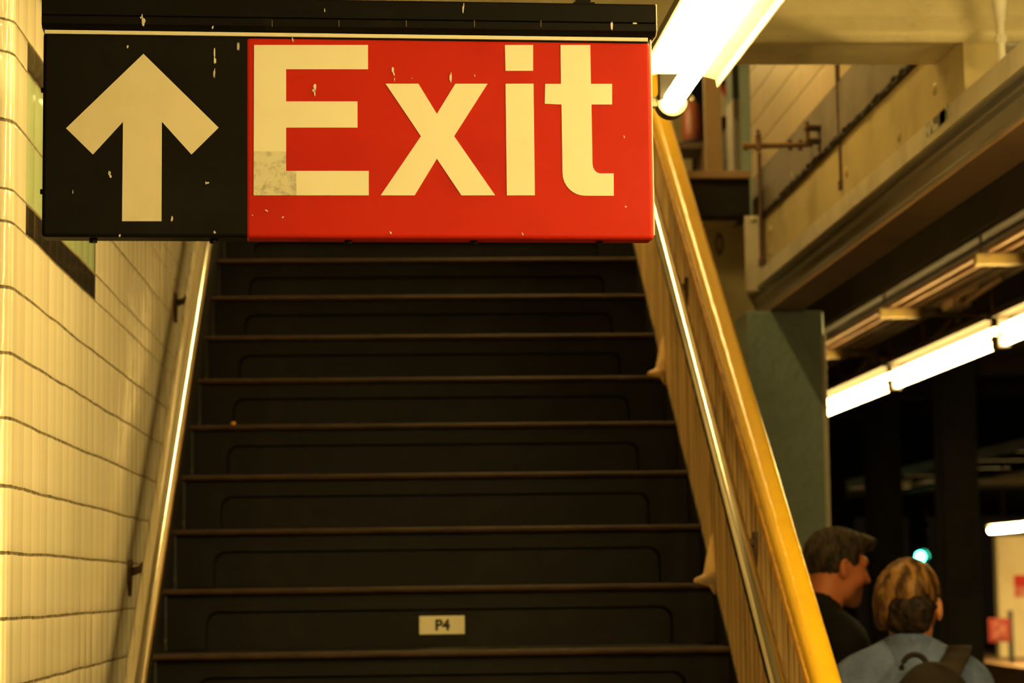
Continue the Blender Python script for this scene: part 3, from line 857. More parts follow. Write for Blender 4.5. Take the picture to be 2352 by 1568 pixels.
dk = thing('dark_girder', 'dark brown cross beam with a ledge on top behind the yellow rail', 'beam', at(1600, 500, Y=9.0), kind='thing')
DO = Vector(dk.location)
a_ = at(1450, 497, Y=9.0); c_ = at(1722, 412, Y=9.0)
MB().box(a_.x, c_.x, 9.0, 9.35, a_.z, c_.z, Matrix.Translation(-DO)).build('beam_body', M['dark_steel'], dk, bevel=0.004)
c2_ = at(1722, 398, Y=9.0)
MB().box(a_.x, c2_.x, 8.97, 9.36, c_.z, c2_.z + 0.006, Matrix.Translation(-DO)).build('ledge', M['brown_beam'], dk, bevel=0.004)

# green column under the beam
YCOL = 8.85
cl_, cr_ = at(1719, 900, Y=YCOL).x, at(1898, 950, Y=YCOL).x
gc = thing('green_column', 'square green painted column standing under the long beam behind the yellow rail', 'column', ((cl_ + cr_) / 2, YCOL + 0.15, 0), kind='thing')
GC = Vector(gc.location)
MB().box(cl_, cr_, YCOL, YCOL + 0.3, 0, H + zE - 0.001, Matrix.Translation(-GC)).build('shaft', M['green_column'], gc, bevel=0.012, bseg=3)
MB().box(cr_ - 0.012, cr_ + 0.006, YCOL - 0.004, YCOL + 0.05, 0.0, H + zE - 0.1, Matrix.Translation(-GC)).build('corner_strip', M['alu_strip'], gc, bevel=0.003)

# upper green column and neighbours
YUC = 9.5
uc = thing('upper_column', 'tall green steel column rising at the near end of upper tiled wall', 'column', (at(1730, 400, Y=YUC).x, YUC, H + 1.4), kind='thing')
UO = Vector(uc.location)
a_ = at(1704, 400, Y=YUC).x; c_ = at(1757, 400, Y=YUC).x
MB().box(a_, c_, YUC, YUC + 0.02, at(1730, 500, Y=YUC).z, H + 3.6, Matrix.Translation(-UO)).build('flange', M['green_column'], uc)
MB().box((a_ + c_) / 2 - 0.01, (a_ + c_) / 2 + 0.01, YUC + 0.02, YUC + 0.2, at(1730, 500, Y=YUC).z, H + 3.6, Matrix.Translation(-UO)).build('web', M['green_column'], uc)
pil = thing('grey_pilaster', 'grey pilaster with dark green upper part left of the tall upper column', 'pillar', at(1700, 400, Y=10.2), kind='thing')
PO = Vector(pil.location)
a_ = at(1684, 300, Y=10.2).x; c_ = at(1716, 300, Y=10.2).x
zz = at(1700, 226, Y=10.2).z
MB().box(a_, c_, 10.2, 10.4, at(1700, 420, Y=10.2).z, zz, Matrix.Translation(-PO)).build('lower_part', M['grey_trim'], pil)
MB().box(a_, c_, 10.2, 10.4, zz, H + 3.6, Matrix.Translation(-PO)).build('upper_part', M['dark_green'], pil)
bp = thing('beige_post', 'beige square post on the dark ledge left of the hanging white paper', 'post', at(1638, 400, Y=9.6), kind='thing')
QO = Vector(bp.location)
a_ = at(1620, 300, Y=9.6).x; c_ = at(1658, 300, Y=9.6).x
MB().box(a_, c_, 9.6, 9.64, at(1638, 405, Y=9.6).z, H + 3.6, Matrix.Translation(-QO)).build('post', M['brown_pipe'], bp)
bp.children[0].data.materials.clear()
M['tan'] = mat('tan', (0.40, 0.26, 0.13), 0.6, c2=(0.33, 0.2, 0.1), scale=5)
bp.children[0].data.materials.append(M['tan'])
# shelf with the dome-shaped case, paper on the wall
YS = 11.5
sh = thing('wall_shelf', 'narrow brown shelf holding the dark red dome-shaped case', 'shelf', at(1590, 337, Y=YS))
SO2 = Vector(sh.location)
a_ = at(1480, 340, Y=YS); c_ = at(1622, 326, Y=YS)
MB().box(a_.x, c_.x, YS, YS + 0.3, a_.z, c_.z, Matrix.Translation(-SO2)).build('board', M['rust_bracket'], sh)
MB().box(c_.x - 0.02, c_.x, YS, YS + 0.3, a_.z - 0.12, a_.z, Matrix.Translation(-SO2)).build('support', M['rust_bracket'], sh)
dc = thing('dome_case', 'dark red dome-shaped case standing on the brown shelf', 'case', at(1592, 326, Y=YS + 0.12))
DC = Vector(dc.location)
zt_ = at(1592, 226, Y=YS + .12).z - DC.z
rw = (at(1618, 300, Y=YS + .12).x - at(1568, 300, Y=YS + .12).x) / 2
MB().loft([[Vector((rw * f * math.cos(2 * PI * i / 28), rw * f * math.sin(2 * PI * i / 28), zt_ * z)) for i in range(28)] for z, f in ((0, .86), (.03, .95), (.2, 1.0), (.45, 1.0), (.65, .93), (.8, .78), (.92, .5), (.985, .2), (1, .02))]).build('dome', M['case_red'], dc, smooth=True)
MB().tube([(0, 0, 0), (0, 0, zt_ * .03)], rw * 1.02, 24).build('base_rim', M['rust_bracket'], dc, smooth=True)
pc_ = thing('hanging_paper', 'white paper with a red top hanging on the cream wall above dark ledge', 'paper', at(1666, 230, Y=13.197))
HO = Vector(pc_.location)
YH = 13.1885
q1 = [at(1656, 268, Y=YH), at(1679, 262, Y=YH), at(1676, 230, Y=YH), at(1656, 206, Y=YH)]
MB().prism([p_ - HO for p_ in q1], (0, 0.012, 0)).build('sheet', M['paper'], pc_)
q2 = [at(1658, 212, Y=YH), at(1672, 236, Y=YH), at(1676, 222, Y=YH), at(1668, 200, Y=YH), at(1658, 193, Y=YH)]
MB().prism([p_ - HO + Vector((0, -0.006, 0)) for p_ in q2], (0, 0.006, 0)).build('red_top', M['sign_red'], pc_)

# rods and the bracketed pipe
def rod(pa, pb, Y, r, label):
    a_ = at(*pa, Y=Y); b_ = at(*pb, Y=Y)
    o = thing('hanger_rod', label, 'rod', b_, group='thin rods hanging from above')
    d = (a_ - b_); ln = d.length
    MB().tube([Vector((0, 0, 0)), d], r, 10).build('rod', M['rust_rod'], o, smooth=True)
    MB().tube([d * 0.0, d * (0.03 / ln)], r * 1.7, 6).build('nut', M['rust_rod'], o)
    return o
rod((1917, 20), (1935, 436), 7.42, 0.0085, 'thin rusty rod in front of the grey wall base, foot on the long beam')
rod((1744, 350), (1750, 612), 8.98, 0.0085, 'thin rusty rod hanging below the end of the brown pipe')
pp = thing('brown_pipe', 'short brown pipe sticking out level from the grey wall base', 'pipe', at(1865, 331, X=XU - 0.006))
PP = Vector(pp.location)
e0 = at(1706, 336, Y=PP.y)
ln = PP.x - e0.x
MB().tube([(0, 0, 0), (-ln, 0, e0.z - PP.z)], 0.0105, 14).build('pipe', M['brown_pipe'], pp, smooth=True)
MB().tube([(-ln + 0.001, 0, e0.z - PP.z), (-ln + 0.016, 0, e0.z - PP.z)], 0.0155, 14).build('end_cap', M['brown_pipe'], pp, smooth=True)
xc = at(1742, 335, Y=PP.y).x - PP.x
clp = MB().box(xc - 0.009, xc + 0.009, -0.016, 0.016, -0.024, 0.036)
clp.build('clamp', M['brown_pipe'], pp, bevel=0.003)
MB().ball((xc, 0, 0.046), 0.007, 8, 6).build('bolt', M['rust_rod'], pp, smooth=True)
for px in (1815, 1838):
    xx = at(px, 335, Y=PP.y).x - PP.x
    MB().tube([(xx, 0, 0.015), (xx, 0, -0.022)], 0.008, 8).build('bolt', M['rust_rod'], pp)
vc = thing('beam_clamp', 'small rusty clamp fixed on the grey wall base above the brown pipe', 'clamp', at(1882, 306, X=XU - 0.006))
MB().box(-0.05, -0.035, -0.008, 0.008, -0.04, 0.042).build('screw_bar', M['brown_pipe'], vc, bevel=0.002)
MB().box(-0.05, 0, -0.03, 0.03, 0.012, 0.024).build('jaw', M['rust_rod'], vc, bevel=0.002)
MB().box(-0.05, 0, -0.03, 0.03, -0.034, -0.022).build('jaw', M['rust_rod'], vc, bevel=0.002)

# ------------------------------------------------------------------ platform edge services
eb = thing('edge_beam', 'dark brown beam running above the conduits along the platform edge', 'beam', (2.9, 18, H + 1.575), kind='thing')
MB().box(-0.24, 0.27, -12.0, 4, 0.0, 0.35).build('beam_body', M['edge_dark'], eb)
# conduits
for i, (dx, r_, m_, lb) in enumerate(((2.735, 0.016, 'conduit_brown', 'brown conduit closest to the long beam in the row under the dark beam'),
                                      (2.815, 0.014, 'conduit_brown', 'thin brown conduit, second from the long beam in the conduit row'),
                                      (2.895, 0.015, 'conduit_steel', 'steel conduit in the middle of the row under the dark beam'),
                                      (2.975, 0.017, 'conduit_steel', 'bright steel conduit, second from the lamps in the conduit row'),
                                      (3.05, 0.017, 'conduit_steel', 'steel conduit nearest the lit tubes in the row under the dark beam'))):
    o = MB().tube([(0, 0, 0), (0, -6, 0.0), (0, -12.0, 0)], r_, 12).build('conduit', M[m_], smooth=True)
    o.location = (dx, 19.5, H + 1.508)
    tag(o, lb, 'pipe', 'conduits under the dark beam')
for (pl_, pr_, yy, lb) in (((2020, 708), (2210, 718), 12.45, 'yellow and grey conduit hanger bar in the middle of three'),
                           ((2244, 584), (2450, 590), 10.35, 'yellow and grey conduit hanger bar cut by the picture edge'),
                           ((1880, 806), (2012, 812), 14.7, 'yellow and grey conduit hanger bar beside the green column')):
    a_ = at(*pl_, Y=yy); c_ = at(*pr_, Y=yy)
    z0 = H + 1.468
    hb = thing('conduit_hanger', lb, 'bracket', ((a_.x + c_.x) / 2, yy, z0), group='conduit hangers along the platform edge')
    x0, x1 = 2.67 - hb.location.x, 3.13 - hb.location.x
    xm = x0 + (x1 - x0) * 0.5
    MB().box(x0, xm, -0.025, 0.025, -0.032, 0.02).build('yellow_half', M['hanger_yellow'], hb, bevel=0.003)
    MB().box(xm, x1, -0.025, 0.025, -0.026, 0.02).build('grey_half', M['hanger_grey'], hb, bevel=0.003)
    MB().tube([(x1 - 0.02, 0, -0.026), (x1 - 0.02, 0, -0.065)], 0.012, 8).build('bolt', M['hanger_grey'], hb)
    for xx in (x0 + 0.03, x1 - 0.05):
        MB().tube([(xx, 0, 0.02), (xx, 0, 0.107)], 0.007, 8).build('drop_rod', M['rust_rod'], hb)
for (ya_, yb_, sag, lb) in ((10.4, 12.3, 0.09, 'brown cable drooping between the cut hanger bar and the middle one'), (12.5, 14.6, 0.1, 'brown cable drooping between the middle hanger bar and the farthest one'), (14.8, 17, 0.1, 'reddish cable drooping beside the green column')):
    pth = [(3.09, ya_ + (yb_ - ya_) * i / 16, H + 1.44 - sag * 4 * (i / 16) * (1 - i / 16)) for i in range(17)]
    o = MB().tube(pth, 0.011, 10).build('cable', M['cable'], smooth=True)
    tag(o, lb, 'cable', 'cables drooping under the hangers')
jb = thing('junction_box', 'small pale junction box with bent conduit stubs by the middle hanger bar', 'junction box', (2.99, 12.0, H + 1.45))
MB().box(-0.05, 0.05, -0.12, 0.12, -0.02, 0.03).build('box', M['conduit_steel'], jb, bevel=0.006)
MB().tube([(0.02, -0.1, 0), (0.02, -0.16, -0.015), (0.01, -0.25, 0.0), (0.01, -0.9, 0.03)], 0.014, 10).build('conduit_stub', M['conduit_steel'], jb, smooth=True)
MB().tube([(-0.02, -0.1, 0.01), (-0.025, -0.2, 0.03), (-0.02, -0.5, 0.03)], 0.014, 10).build('conduit_stub', M['conduit_steel'], jb, smooth=True)

# lit twin tubes over the platform edge
M['grimy_reflector'] = mat('grimy_reflector', (0.03, 0.021, 0.013), 0.7, spec=0.15, c2=(0.02, 0.013, 0.008), scale=6)
def twin(yf, yn, label):
    p = thing('twin_tube_light', label, 'light', (3.0, yf, H + 1.163), group='twin tube lights in a row over the platform edge')
    LN = yf - yn
    for (x_, z_, dy) in ((0.0, 0.0, 0.0), (-0.01, 0.062, -0.03)):
        MB().tube([(x_, -0.04 + dy, z_), (x_, -LN + 0.04 + dy, z_)], 0.021, 16).build('tube', M['tube_track'], p, smooth=True)
    MB().prism([(-0.06, -0.02, 0.15), (-0.06, -0.02, 0.118), (0.03, -0.02, 0.118), (0.12, -0.02, 0.05), (0.13, -0.02, 0.05), (0.10, -0.02, 0.15)], (0, -LN + 0.04, 0)).build('reflector', M['grimy_reflector'], p)
    for y_ in (-0.03, -LN + 0.01):
        MB().box(-0.03, 0.03, y_, y_ + 0.02, -0.03, 0.12).build('lamp_holder', M['hanger_grey'], p, bevel=0.004)
    for y_ in (-0.4, -LN + 0.4):
        MB().tube([(0.088, y_, 0.13), (0.088, y_, 0.411)], 0.012, 8).build('hanger_rod', M['rust_rod'], p)
    return p
twin(13.58, 11.22, 'lit twin tube light in the middle of the row, seen whole')
twin(16.1, 13.66, 'lit twin tube light starting beside the green column')
twin(11.14, 8.72, 'lit twin tube light cut by the picture edge')

# ------------------------------------------------------------------ across the tracks
for (px0, px1, yy, lb) in ((2173, 2254, 19.6, 'dark riveted steel column between the green signal and lit far platform'), (2005, 2078, 22.4, 'dark riveted steel column behind the two people'), (1905, 1949, 27.5, 'dark brown column beside the green column, far across the tracks')):
    a_ = at(px0, 1300, Y=yy).x; c_ = at(px1, 1300, Y=yy).x
    o = thing('track_column', lb, 'column', ((a_ + c_) / 2, yy, -1.2), group='dark columns between the tracks', kind='thing')
    hw = (c_ - a_) / 2
    fl_ = MB().box(-hw, hw, 0, 0.02, 0, H + 3.25)
    MB().box(-hw, hw, 0.3, 0.32, 0, H + 3.25).build('flange', M['column_dark'], o)
    MB().box(-0.012, 0.012, 0.02, 0.3, 0, H + 3.25).build('web', M['column_dark'], o)
    rv = fl_
    for k in range(30):
        for s_ in (-.6, .6): rv.ball((hw * s_, 0, 0.2 + k * 0.15), (0.017, 0.012, 0.017), 8, 5)
    rv.build('flange', M['column_dark'], o, smooth=True)
fb = thing('far_beam', 'dark beam running over the columns between the tracks', 'beam', (6.2, 45, H + 1.05), kind='thing')
MB().box(-0.2, 0.35, -28, 0, 0.28, 0.7).build('beam_body', M['track_dark'], fb)
M['far_pipe'] = mat('far_pipe', (0.26, 0.18, 0.13), 0.6, c2=(0.12, 0.08, 0.06), scale=2)
for i, (pa, pb, rr_, lb) in enumerate((((2031, 1137), (2172, 1107), 0.032, 'pale dusty pipe section left of the riveted column'), ((2204, 1103), (2420, 1062), 0.034, 'pale dusty pipe section right of the riveted column'), ((1925, 1147), (2245, 1076), 0.012, 'thin brown pipe above the pale pipe sections'))):
    zz = 1.2 if i < 2 else 1.32
    a_ = at(*pa, zc=zz); b_ = at(*pb, zc=zz)
    o = MB().tube([Vector((0, 0, 0)), b_ - a_], rr_, 12).build('overhead_pipe', M['far_pipe'] if i < 2 else M['conduit_brown'], smooth=True)
    o.location = a_
    tag(o, lb, 'pipe', 'pipes over the far track')
    d_ = b_ - a_
    if i < 2: MB().box(d_.x / 2 - 0.01, d_.x / 2 + 0.01, d_.y / 2 - 0.03, d_.y / 2 + 0.03, rr_ * .8, H + 1.331 - a_.z).build('hanger_strap', M['conduit_brown'], o)
# signal
ps = at(2115, 1278, Y=33)
sg = thing('track_signal', 'track signal with a glowing green lamp in the dark tunnel', 'signal', (ps.x, 33, -1.2))
zl = ps.z + 1.2
MB().box(-0.12, 0.12, 0.03, 0.2, zl - 0.2, zl + 0.75).build('housing', M['lens_black'], sg, bevel=0.01)
MB().tube([(0, 0.12, 0), (0, 0.12, zl - 0.2)], 0.05, 12).build('post', M['lens_black'], sg, smooth=True)
MB().tube([(0, 0.028, zl), (0, 0.0, zl)], [0.072, 0.062], 24).build('green_lens', M['signal_green'], sg, smooth=True)
for dz in (0.22, 0.44):
    MB().tube([(0, 0.028, zl + dz), (0, 0.0, zl + dz)], [0.062, 0.05], 24).build('dark_lens', M['lens_black'], sg, smooth=True)
for dz in (0, 0.22, 0.44):
    vs = [[Vector((r_ * math.cos(a), y_, zl + dz + r_ * math.sin(a))) for a in [PI * (-0.05 + 1.1 * i / 14) for i in range(15)]] for y_, r_ in ((0.03, 0.105), (-0.10, 0.10))]
    MB().loft(vs, closed=False, caps=False).build('hood', M['lens_black'], sg, smooth=True)
# opposite platform
xo = at(2255, 1500, Y=48).x
structure(MB().box(xo, 20, 44, 62, -1.2, at(2300, 1520, Y=48).z).build('floor_opposite', M['edge_brown']))
xw0 = at(2291, 1300, Y=51).x
structure(MB().box(xw0, 20, 51, 51.3, at(2300, 1520, Y=48).z, at(2320, 1230, Y=51).z).build('wall_opposite', M['far_wall']))
structure(MB().box(2.4, xw0 + 1, 72, 72.3, -1.3, H + 2.2).build('wall_far', M['track_dark']))
ol = thing('far_tube_light', 'lit tube light over the far platform above the cream wall', 'light', at(2276, 1218, zc=1.0))
OO = Vector(ol.location)
e_ = at(2400, 1206, zc=1.0) - OO
mid_ = e_ * 0.44
for s0, s1 in ((0, .40), (.43, 1)):
    MB().tube([e_ * s0, e_ * s1], 0.055, 14).build('tube', M['tube_far'], ol, smooth=True)
MB().box(-0.1, 0.25, e_.y, 0, 0.09, 0.16).build('reflector', M['hanger_grey'], ol)
for y_ in (e_.y * .2, e_.y * .8): MB().tube([(0.05, y_, 0.16), (0.05, y_, 0.8)], 0.02, 8).build('hanger_rod', M['rust_rod'], ol)
po = thing('wall_poster', 'red and white poster on the cream wall of the far platform', 'poster', at(2345, 1345, Y=50.99))
a_ = at(2330, 1371, Y=50.98) - Vector(po.location); c_ = at(2372, 1320, Y=50.98) - Vector(po.location)
MB().box(a_.x, c_.x, -0.02, 0.005, a_.z, c_.z).build('sheet', M['sign_pale'], po)
MB().box(a_.x, c_.x, -0.03, -0.02, (a_.z + c_.z) / 2, c_.z).build('red_heading', M['sign_red'], po)
zf = at(2300, 1520, Y=48).z
M['notice_red'] = mat('notice_red', (0.14, 0.006, 0.006), 0.5)
rs = thing('red_notice', 'red notice board on a dark post at the end of the far platform', 'sign', (at(2322, 1480, Y=47).x, 47, zf))
a_ = at(2270, 1474, Y=47); c_ = at(2318, 1419, Y=47)
MB().box(a_.x - rs.location.x, c_.x - rs.location.x, -0.06, -0.04, a_.z - zf, c_.z - zf).build('board', M['notice_red'], rs)
M['notice_print'] = mat('notice_print', (0.20, 0.07, 0.055), 0.5, c2=(0.13, 0.012, 0.012), scale=7, lo=0.45, hi=0.6)
MB().box(a_.x - rs.location.x + 0.1, c_.x - rs.location.x - 0.08, -0.07, -0.06, a_.z - zf + 0.06, c_.z - zf - 0.06).build('printed_area', M['notice_print'], rs)
MB().box(-0.04, 0.05, -0.04, 0.04, 0, at(2322, 1402, Y=47).z - zf).build('post', M['lens_black'], rs)

# ------------------------------------------------------------------ people
class Field:
    """A distance field on a grid; shapes are blended in and the surface is meshed in one piece."""
    def __init__(self, lo, hi, h):
        self.lo = np.array(lo, np.float32); self.h = h
        self.n = np.ceil((np.array(hi) - np.array(lo)) / h).astype(int) + 1
        self.d = np.full(self.n, 0.5, np.float32)
        self.ax = [self.lo[i] + np.arange(self.n[i], dtype=np.float32) * h for i in range(3)]
    def region(self, lo, hi):
        i0 = np.clip(((np.array(lo) - self.lo) / self.h).astype(int), 0, self.n)
        i1 = np.clip(((np.array(hi) - self.lo) / self.h).astype(int) + 2, 0, self.n)
        s = tuple(slice(a, b) for a, b in zip(i0, i1))
        P = np.stack(np.meshgrid(*[self.ax[i][s[i]] for i in range(3)], indexing='ij'), -1)
        return s, P
    def put(self, s, d, k, sub=False, inter=False):
        a = self.d[s]
        if a.size == 0: return
        if sub: a, d, sg = -a, d, -1
        else: sg = 1
        if k > 0:
            hh = np.clip(0.5 + 0.5 * (a - d) / k, 0, 1)
            r = a * (1 - hh) + d * hh - k * hh * (1 - hh)
        else: r = np.minimum(a, d)
        self.d[s] = r * sg
    def cap(self, a, b, ra, rb=None, k=0.02, sub=False, mx=None):
        rb = ra if rb is None else rb
        a = np.array(a, np.float32); b = np.array(b, np.float32); R = max(ra, rb) + 0.07
        s, P = self.region(np.minimum(a, b) - R, np.maximum(a, b) + R)
        ab = b - a; t = np.clip(((P - a) @ ab) / max(1e-9, ab @ ab), 0, 1)
        d = np.linalg.norm(P - a - t[..., None] * ab, axis=-1) - (ra + (rb - ra) * t)
        self.put(s, d.astype(np.float32), k, sub)
    def ell(self, c, r, rot=None, k=0.02, sub=False):
        c = np.array(c, np.float32); r = np.array(r, np.float32); R = r.max() + 0.07
        s, P = self.region(c - R, c + R)
        q = P - c
        if rot is not None: q = q @ np.array(rot, np.float32)
        k0 = np.linalg.norm(q / r, axis=-1); k1 = np.linalg.norm(q / (r * r), axis=-1)
        d = k0 * (k0 - 1) / np.maximum(k1, 1e-6)
        d = np.where(k0 < 1e-4, -r.min(), d)
        self.put(s, d.astype(np.float32), k, sub)
    def cut(self, point, normal, k=0.0):
        """Remove everything on the normal's side of a plane."""
        n = nrm(normal).astype(np.float32)
        P = np.stack(np.meshgrid(*self.ax, indexing='ij'), -1)
        d = (P - np.array(point, np.float32)) @ n
        self.d = np.maximum(self.d, d.astype(np.float32))
    def rough(self, amp, fr):
        X, Y, Z = np.meshgrid(*self.ax, indexing='ij')
        self.d += (amp * (np.sin(X * fr + 2 * np.sin(Z * fr * .4)) * np.sin(Y * fr * 1.3 + 1.7) + 0.6 * np.sin(Z * fr * .9 + X * fr * .7) * np.sin(Y * fr * 2.1))).astype(np.float32)
    def mesh(self, name, m, parent):
        d = self.d
        d[0], d[-1] = 1, 1; d[:, 0], d[:, -1] = 1, 1; d[:, :, 0], d[:, :, -1] = 1, 1
        ins = d < 0
        c = [ins[i:i - 1 or None, j:j - 1 or None, k:k - 1 or None] for i in (0, 1) for j in (0, 1) for k in (0, 1)]
        sm_ = sum(x.astype(np.int8) for x in c)
        act = (sm_ > 0) & (sm_ < 8)
        idx = -np.ones(act.shape, np.int64); cells = np.argwhere(act); idx[act] = np.arange(len(cells))
        acc = np.zeros((len(cells), 3)); cnt = np.zeros(len(cells))
        corners = [(i, j, k) for i in (0, 1) for j in (0, 1) for k in (0, 1)]
        for a in range(8):
            for b in range(a + 1, 8):
                A_, B_ = np.array(corners[a]), np.array(corners[b])
                if abs(A_ - B_).sum() != 1: continue
                da = d[tuple((cells + A_).T)]; db = d[tuple((cells + B_).T)]
                x = (da < 0) != (db < 0)
                t = np.where(x, da / np.where(x, da - db, 1), 0)[:, None]
                acc += np.where(x[:, None], A_ + (B_ - A_) * t, 0); cnt += x
        v = (cells + acc / np.maximum(cnt, 1)[:, None]) * self.h + self.lo
        faces = []
        for axis in range(3):
            sl0 = [slice(1, -1)] * 3; sl1 = [slice(1, -1)] * 3
            sl0[axis] = slice(0, -1); sl1[axis] = slice(1, None)
            a = ins[tuple(sl0)]; b = ins[tuple(sl1)]
            e = np.argwhere(a != b)
            fl = a[tuple(e.T)]
            base = e.copy()
            for q in range(3):
                if q != axis: base[:, q] += 1
            u_, w_ = [(1, 2), (2, 0), (0, 1)][axis]
            def cell(du, dw):
                z = base.copy(); z[:, u_] -= du; z[:, w_] -= dw
                return idx[tuple(z.T)]
            f4 = np.stack([cell(0, 0), cell(1, 0), cell(1, 1), cell(0, 1)], 1)
            f4[~fl] = f4[~fl][:, ::-1]
            faces.append(f4)
        f = np.concatenate(faces)
        me = bpy.data.meshes.new(name); me.from_pydata(v.tolist(), [], f.tolist()); me.update()
        for p in me.polygons: p.use_smooth = True
        me.materials.append(m)
        o = bpy.data.objects.new(name, me); col.objects.link(o); o.parent = parent
        sm = o.modifiers.new('smooth', 'SMOOTH'); sm.factor = 0.5; sm.iterations = 2
        return o

for yk, zk in lump_spots:
    c_ = Vector((XG, yk, zk)) - BO
    g = Field(np.array(c_) - 0.12, np.array(c_) + np.array((0.06, 0.16, 0.2)), 0.005)
    g.cap(c_ + Vector((-0.006, 0.02, 0.02)), c_ + Vector((0.006, 0.05, 0.15)), 0.026, 0.008, 0)
    for q in range(5):
        g.ell(c_ + Vector((-0.008 - 0.009 * q, 0.012 + random.uniform(-.006, .006), 0.006)), (0.016, 0.018, 0.014 - 0.0014 * q), None, 0.012)
    g.cap(c_ + Vector((0.01, 0.0, -0.02)), c_ + Vector((0.006, 0.11, 0.06)), 0.02, 0.012, 0.02)
    g.mesh('plaster_lump', M['grooved'], bal)

def rot_xyz(pitch, roll, yaw):
    return np.array((Matrix.Rotation(yaw, 3, 'Z') @ Matrix.Rotation(roll, 3, 'Y') @ Matrix.Rotation(pitch, 3, 'X')))

M['brow'] = mat('brow_hair', (0.03, 0.02, 0.014), 0.7)
class Figure:
    """Body joints in a frame that faces +Y, right hand +X, feet on z = 0."""
    def __init__(self, hc, hr, s=1.0, lean=0.0, wide=1.0, hs=1.0):
        self.hs = hs; self.hc = np.array(hc, float); self.hr = hr; self.s = s; self.lean = lean; self.wide = wide
    def h(self, p): return self.hc + self.hr @ (np.array(p, float) * self.hs)
    def L(self, x, y, z):
        z_ = z * self.s
        return np.array((x * self.s * self.wide, y * self.s + max(0, z_ - 0.95) * self.lean, z_))
    def head(self, f, g=0.0, female=False):
        h, R, q_ = self.h, self.hr, self.hs
        E = lambda c, r, rot, k, sub=False: f.ell(c, tuple(x * q_ for x in r), rot, k, sub)
        C = lambda a, b, ra, rb, k: f.cap(a, b, ra * q_, rb * q_, k)
        E(h((0, -0.016, 0.032)), (0.076 + g, 0.098 + g, 0.089 + g), R, 0.0)
        E(h((0, 0.026, -0.03)), (0.063 + g, 0.068 + g, 0.078 + g), R, 0.03)
        C(h((-0.034, 0.03, -0.078)), h((0, 0.066, -0.098)), 0.02 + g, 0.018 + g, 0.03)
        C(h((0.034, 0.03, -0.078)), h((0, 0.066, -0.098)), 0.02 + g, 0.018 + g, 0.03)
        E(h((0, 0.078, -0.098)), (0.020, 0.015, 0.016), R, 0.02)
        C(h((-0.034, 0.078, 0.030)), h((0.034, 0.078, 0.030)), 0.015, 0.015, 0.018)
        for s_ in (-1, 1):
            E(h((0.04 * s_, 0.058, -0.024)), (0.026, 0.026, 0.028), R, 0.02)
            E(h((0.031 * s_, 0.099, 0.006)), (0.017, 0.016, 0.012), R, 0.014, sub=True)
        C(h((0, 0.090, 0.018)), h((0, 0.114, -0.026)), 0.009, 0.0125, 0.012)
        for s_ in (-1, 1): E(h((0.012 * s_, 0.100, -0.031)), (0.010, 0.011, 0.009), R, 0.008)
        C(h((-0.018, 0.083, -0.061)), h((0.018, 0.083, -0.061)), 0.011, 0.011, 0.008)
        C(h((-0.015, 0.082, -0.075)), h((0.015, 0.082, -0.075)), 0.011, 0.011, 0.008)
        for s_ in (-1, 1):
            E(h((0.083 * s_, -0.012, -0.006)), (0.012, 0.019, 0.034), R, 0.006)
            E(h((0.086 * s_, -0.006, 0.002)), (0.010, 0.010, 0.018), R, 0.006, sub=True)
    def eyes(self, parent):
        me_ = MB()
        for s_ in (-1, 1): me_.ball(self.h((0.031 * s_, 0.073, 0.006)), 0.0118, 14, 9)
        o = me_.build('eyes', mat('eye_white', (0.30, 0.22, 0.17), 0.4), parent, smooth='all')
        ir = MB()
        for s_ in (-1, 1): ir.ball(self.h((0.032 * s_, 0.0815, 0.004)), 0.0058, 10, 7)
        ir.build('irises', mat('iris', (0.03, 0.02, 0.015), 0.2), o, smooth='all')
        for s_ in (-1, 1): MB().tube([self.h((0.014 * s_, 0.094, 0.026)), self.h((0.03 * s_, 0.093, 0.032)), self.h((0.048 * s_, 0.080, 0.028))], [0.0045, 0.005, 0.003], 8).build('eyebrow', M['brow'], parent, smooth='all')
    def torso(self, f, g=0.0, top=True):
        L = self.L
        f.ell(L(0, 0.0, 1.30), np.array((0.165 * self.wide, 0.112, 0.21)) * self.s + g, None, 0.0)
        f.cap(L(-0.145, -0.01, 1.445), L(0.145, -0.01, 1.445), 0.064 * self.s + g, None, 0.06)
        f.ell(L(0, 0.0, 1.08), np.array((0.145 * self.wide, 0.10, 0.2)) * self.s + g, None, 0.06)
        f.ell(L(0, -0.012, 0.94), np.array((0.165 * self.wide, 0.115, 0.13)) * self.s + g, None, 0.05)
        for s_ in (-1, 1): f.cap(L(0.03 * s_, -0.02, 1.535), L(0.135 * s_, -0.015, 1.47), 0.045 * self.s + g, 0.055 * self.s + g, 0.05)
    def neck(self, f, g=0.0):
        f.cap(self.h((0, -0.03, -0.05)), self.L(0, -0.01, 1.47), 0.054 * self.s + g, 0.06 * self.s + g, 0.03)
    def legs(self, f, g=0.0):
        L, s = self.L, self.s
        for q in (-1, 1):
            f.cap(L(0.088 * q, 0, 0.92), L(0.1 * q, 0.012, 0.5), 0.086 * s + g, 0.056 * s + g, 0.03)
            f.cap(L(0.1 * q, 0.012, 0.5), L(0.105 * q, -0.01, 0.09), 0.055 * s + g, 0.038 * s + g, 0.02)
            f.ell(L(0.1 * q, -0.025, 0.36), np.array((0.05, 0.05, 0.13)) * s + g, None, 0.03)
    def feet(self, f, g=0.0):
        L, s = self.L, self.s
        for q in (-1, 1):
            f.cap(L(0.105 * q, -0.03, 0.047), L(0.12 * q, 0.15, 0.04), 0.036 * s + g, 0.03 * s + g, 0.02)
    def arm(self, f, q, el, wr, g=0.0):
        sh_ = self.L(0.192 * q, -0.01, 1.435)
        f.cap(sh_, el, 0.054 * self.s + g, 0.041 * self.s + g, 0.035)
        f.cap(el, wr, 0.041 * self.s + g, 0.028 * self.s + g, 0.02)
